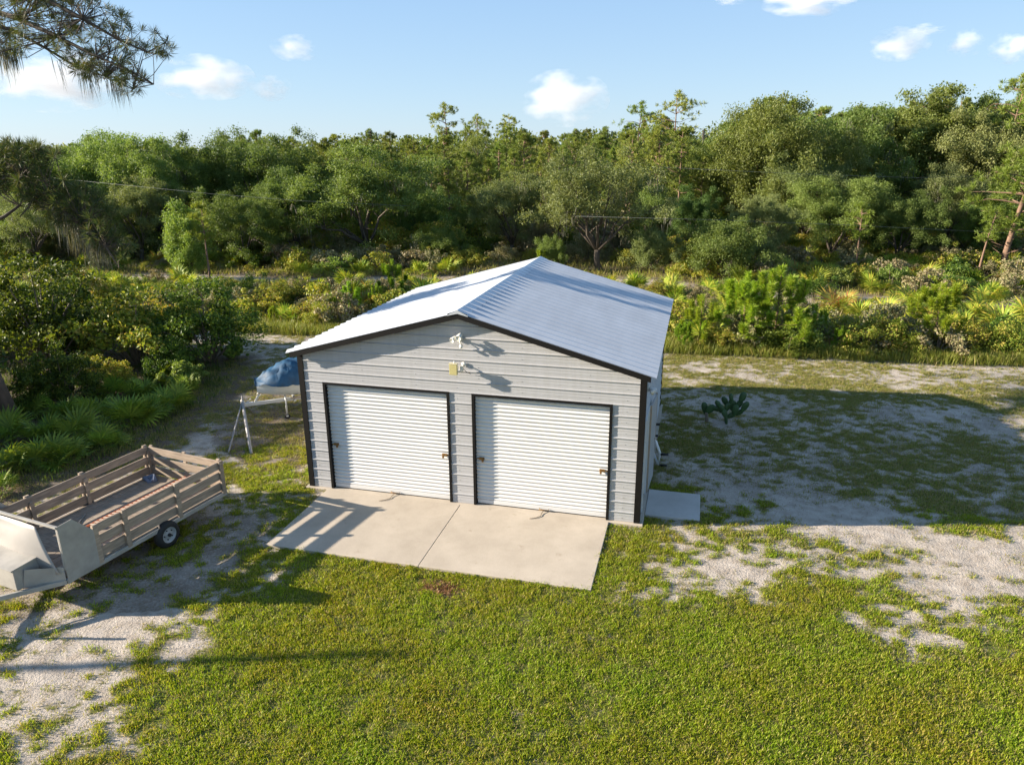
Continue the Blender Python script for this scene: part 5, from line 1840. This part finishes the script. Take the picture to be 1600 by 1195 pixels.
# ------------------------------------------------------------------ prickly pear on the shaded sand
cb = G(1135, 662, Z0)
ca = tag(empty("prickly_pear", cb), "dark green prickly pear cactus on the shaded sand right of the garage", "cactus")
YC = float(cb[1])
for (a, b_, wd_) in (((1135, 664), (1134, 650), 5), ((1134, 652), (1131, 641), 8), ((1131, 643), (1124, 633), 8), ((1133, 643), (1139, 631), 9), ((1126, 636), (1119, 627), 7), ((1137, 634), (1130, 621), 8), ((1143, 640), (1143, 624), 8),
                     ((1143, 627), (1142, 616), 6), ((1146, 648), (1151, 634), 9), ((1151, 638), (1158, 626), 8), ((1157, 628), (1163, 614), 9), ((1150, 648), (1160, 641), 8), ((1159, 643), (1168, 629), 9), ((1136, 652), (1148, 646), 8),
                     ((1104, 648), (1100, 630), 9), ((1104, 645), (1115, 634), 10), ((1113, 637), (1124, 639), 8), ((1128, 644), (1124, 638), 7), ((1148, 634), (1146, 627), 7)):
    yo_ = random.uniform(-.18, .18)
    p0, p1 = PY(*a, YC + yo_) - cb, PY(*b_, YC + yo_) - cb
    c_ = Vector((p0 + p1) / 2); ax_ = Vector(p1 - p0); ln_ = ax_.length * .62; ax_.normalize()
    th = Vector((random.uniform(-.5, .5), 1, random.uniform(-.2, .2))); sd_ = ax_.cross(th).normalized(); th = sd_.cross(ax_)
    ww = wd_ / FPX * 20.5 * .55
    mb = MB(); nu, nv = 12, 7
    for i in range(nu):
        for j in range(nv):
            q = []
            for ii_, jj_ in ((i, j), (i + 1, j), (i + 1, j + 1), (i, j + 1)):
                al, be = 2 * math.pi * ii_ / nu, math.pi * jj_ / nv
                zz = -math.cos(be); rr = math.sin(be) * (1 + .25 * zz)
                q.append(c_ + ax_ * zz * ln_ + sd_ * math.cos(al) * rr * ww + th * math.sin(al) * rr * .035)
            mb.quad(*q, 0, True)
    mb.build("pad", M['cactus'], ca, weld=True)
if True:
    mb = MB(); mb.tube([(PY(1104, 662, YC) - cb)[:3], (PY(1104, 644, YC) - cb)[:3]], [.05, .04], 7); mb.build("stem", M['twig'], ca)

# ------------------------------------------------------------------ small fair weather clouds far beyond the wood
cm = bpy.data.materials.new("cloud_vapour"); cm.use_nodes = True
cn, cl = cm.node_tree.nodes, cm.node_tree.links
cn.remove(cn["Principled BSDF"])
pv = cn.new("ShaderNodeVolumePrincipled"); pv.inputs["Color"].default_value = (1, 1, 1, 1); pv.inputs["Anisotropy"].default_value = -.2
tc = cn.new("ShaderNodeTexCoord"); ln_ = cn.new("ShaderNodeVectorMath"); ln_.operation = 'LENGTH'; cl.new(tc.outputs["Object"], ln_.inputs[0])
oi = cn.new("ShaderNodeObjectInfo")
nz = cn.new("ShaderNodeTexNoise"); nz.noise_dimensions = '4D'; nz.inputs["Scale"].default_value = 1.7; nz.inputs["Detail"].default_value = 6; nz.inputs["Roughness"].default_value = .55
cl.new(tc.outputs["Object"], nz.inputs["Vector"])
mw = cn.new("ShaderNodeMath"); mw.operation = 'MULTIPLY'; mw.inputs[1].default_value = 40; cl.new(oi.outputs["Random"], mw.inputs[0]); cl.new(mw.outputs[0], nz.inputs["W"])
a_ = cn.new("ShaderNodeMath"); a_.operation = 'MULTIPLY_ADD'; a_.inputs[1].default_value = 3.2; a_.inputs[2].default_value = -1.35; cl.new(nz.outputs[0], a_.inputs[0])
b_ = cn.new("ShaderNodeMath"); b_.operation = 'SUBTRACT'; cl.new(a_.outputs[0], b_.inputs[0]); cl.new(ln_.outputs["Value"], b_.inputs[1])
c_ = cn.new("ShaderNodeMath"); c_.operation = 'ADD'; c_.inputs[1].default_value = .55; cl.new(b_.outputs[0], c_.inputs[0])
d_ = cn.new("ShaderNodeMath"); d_.operation = 'MULTIPLY'; d_.use_clamp = False; d_.inputs[1].default_value = .022; cl.new(c_.outputs[0], d_.inputs[0])
e_ = cn.new("ShaderNodeMath"); e_.operation = 'MAXIMUM'; e_.inputs[1].default_value = 0; cl.new(d_.outputs[0], e_.inputs[0])
cl.new(e_.outputs[0], pv.inputs["Density"]); cl.new(pv.outputs[0], cn["Material Output"].inputs["Volume"])
cm.cycles.volume_sampling = 'MULTIPLE_IMPORTANCE'
import bmesh
bm = bmesh.new(); bmesh.ops.create_icosphere(bm, subdivisions=3, radius=1.0)
cme = bpy.data.meshes.new("cloud"); bm.to_mesh(cme); bm.free(); cme.materials.append(cm)
for u, v, wd, ht, look in ((75, 122, 190, 84, "large soft white cloud at the left edge behind the pine branch"), (318, 122, 130, 58, "white puffy cloud right of the pine branch tip"), (462, 76, 66, 34, "small cloud high on the left"), (422, 137, 56, 34, "small faint cloud low on the left"),
                           (880, 154, 120, 70, "white cloud over the middle of the wood"), (1405, 70, 78, 44, "cloud high on the right, leftmost of three"), (1508, 68, 50, 36, "small cloud high on the right, middle of three"), (1588, 74, 70, 42, "cloud cut by the right edge"),
                           (1262, 4, 120, 34, "cloud cut by the top edge of the picture"), (1448, 46, 50, 14, "thin wisp above the three clouds on the right"), (1140, -2, 50, 16, "faint wisp at the top edge")):
    p = D(u, v, 1500)
    k = 1500 / FPX
    o = link("cloud", cme, None, p, (0, 0, YAW), (wd * k * .62, wd * k * .5, ht * k * .62)); tag(o, look, "cloud")

flush_labels()
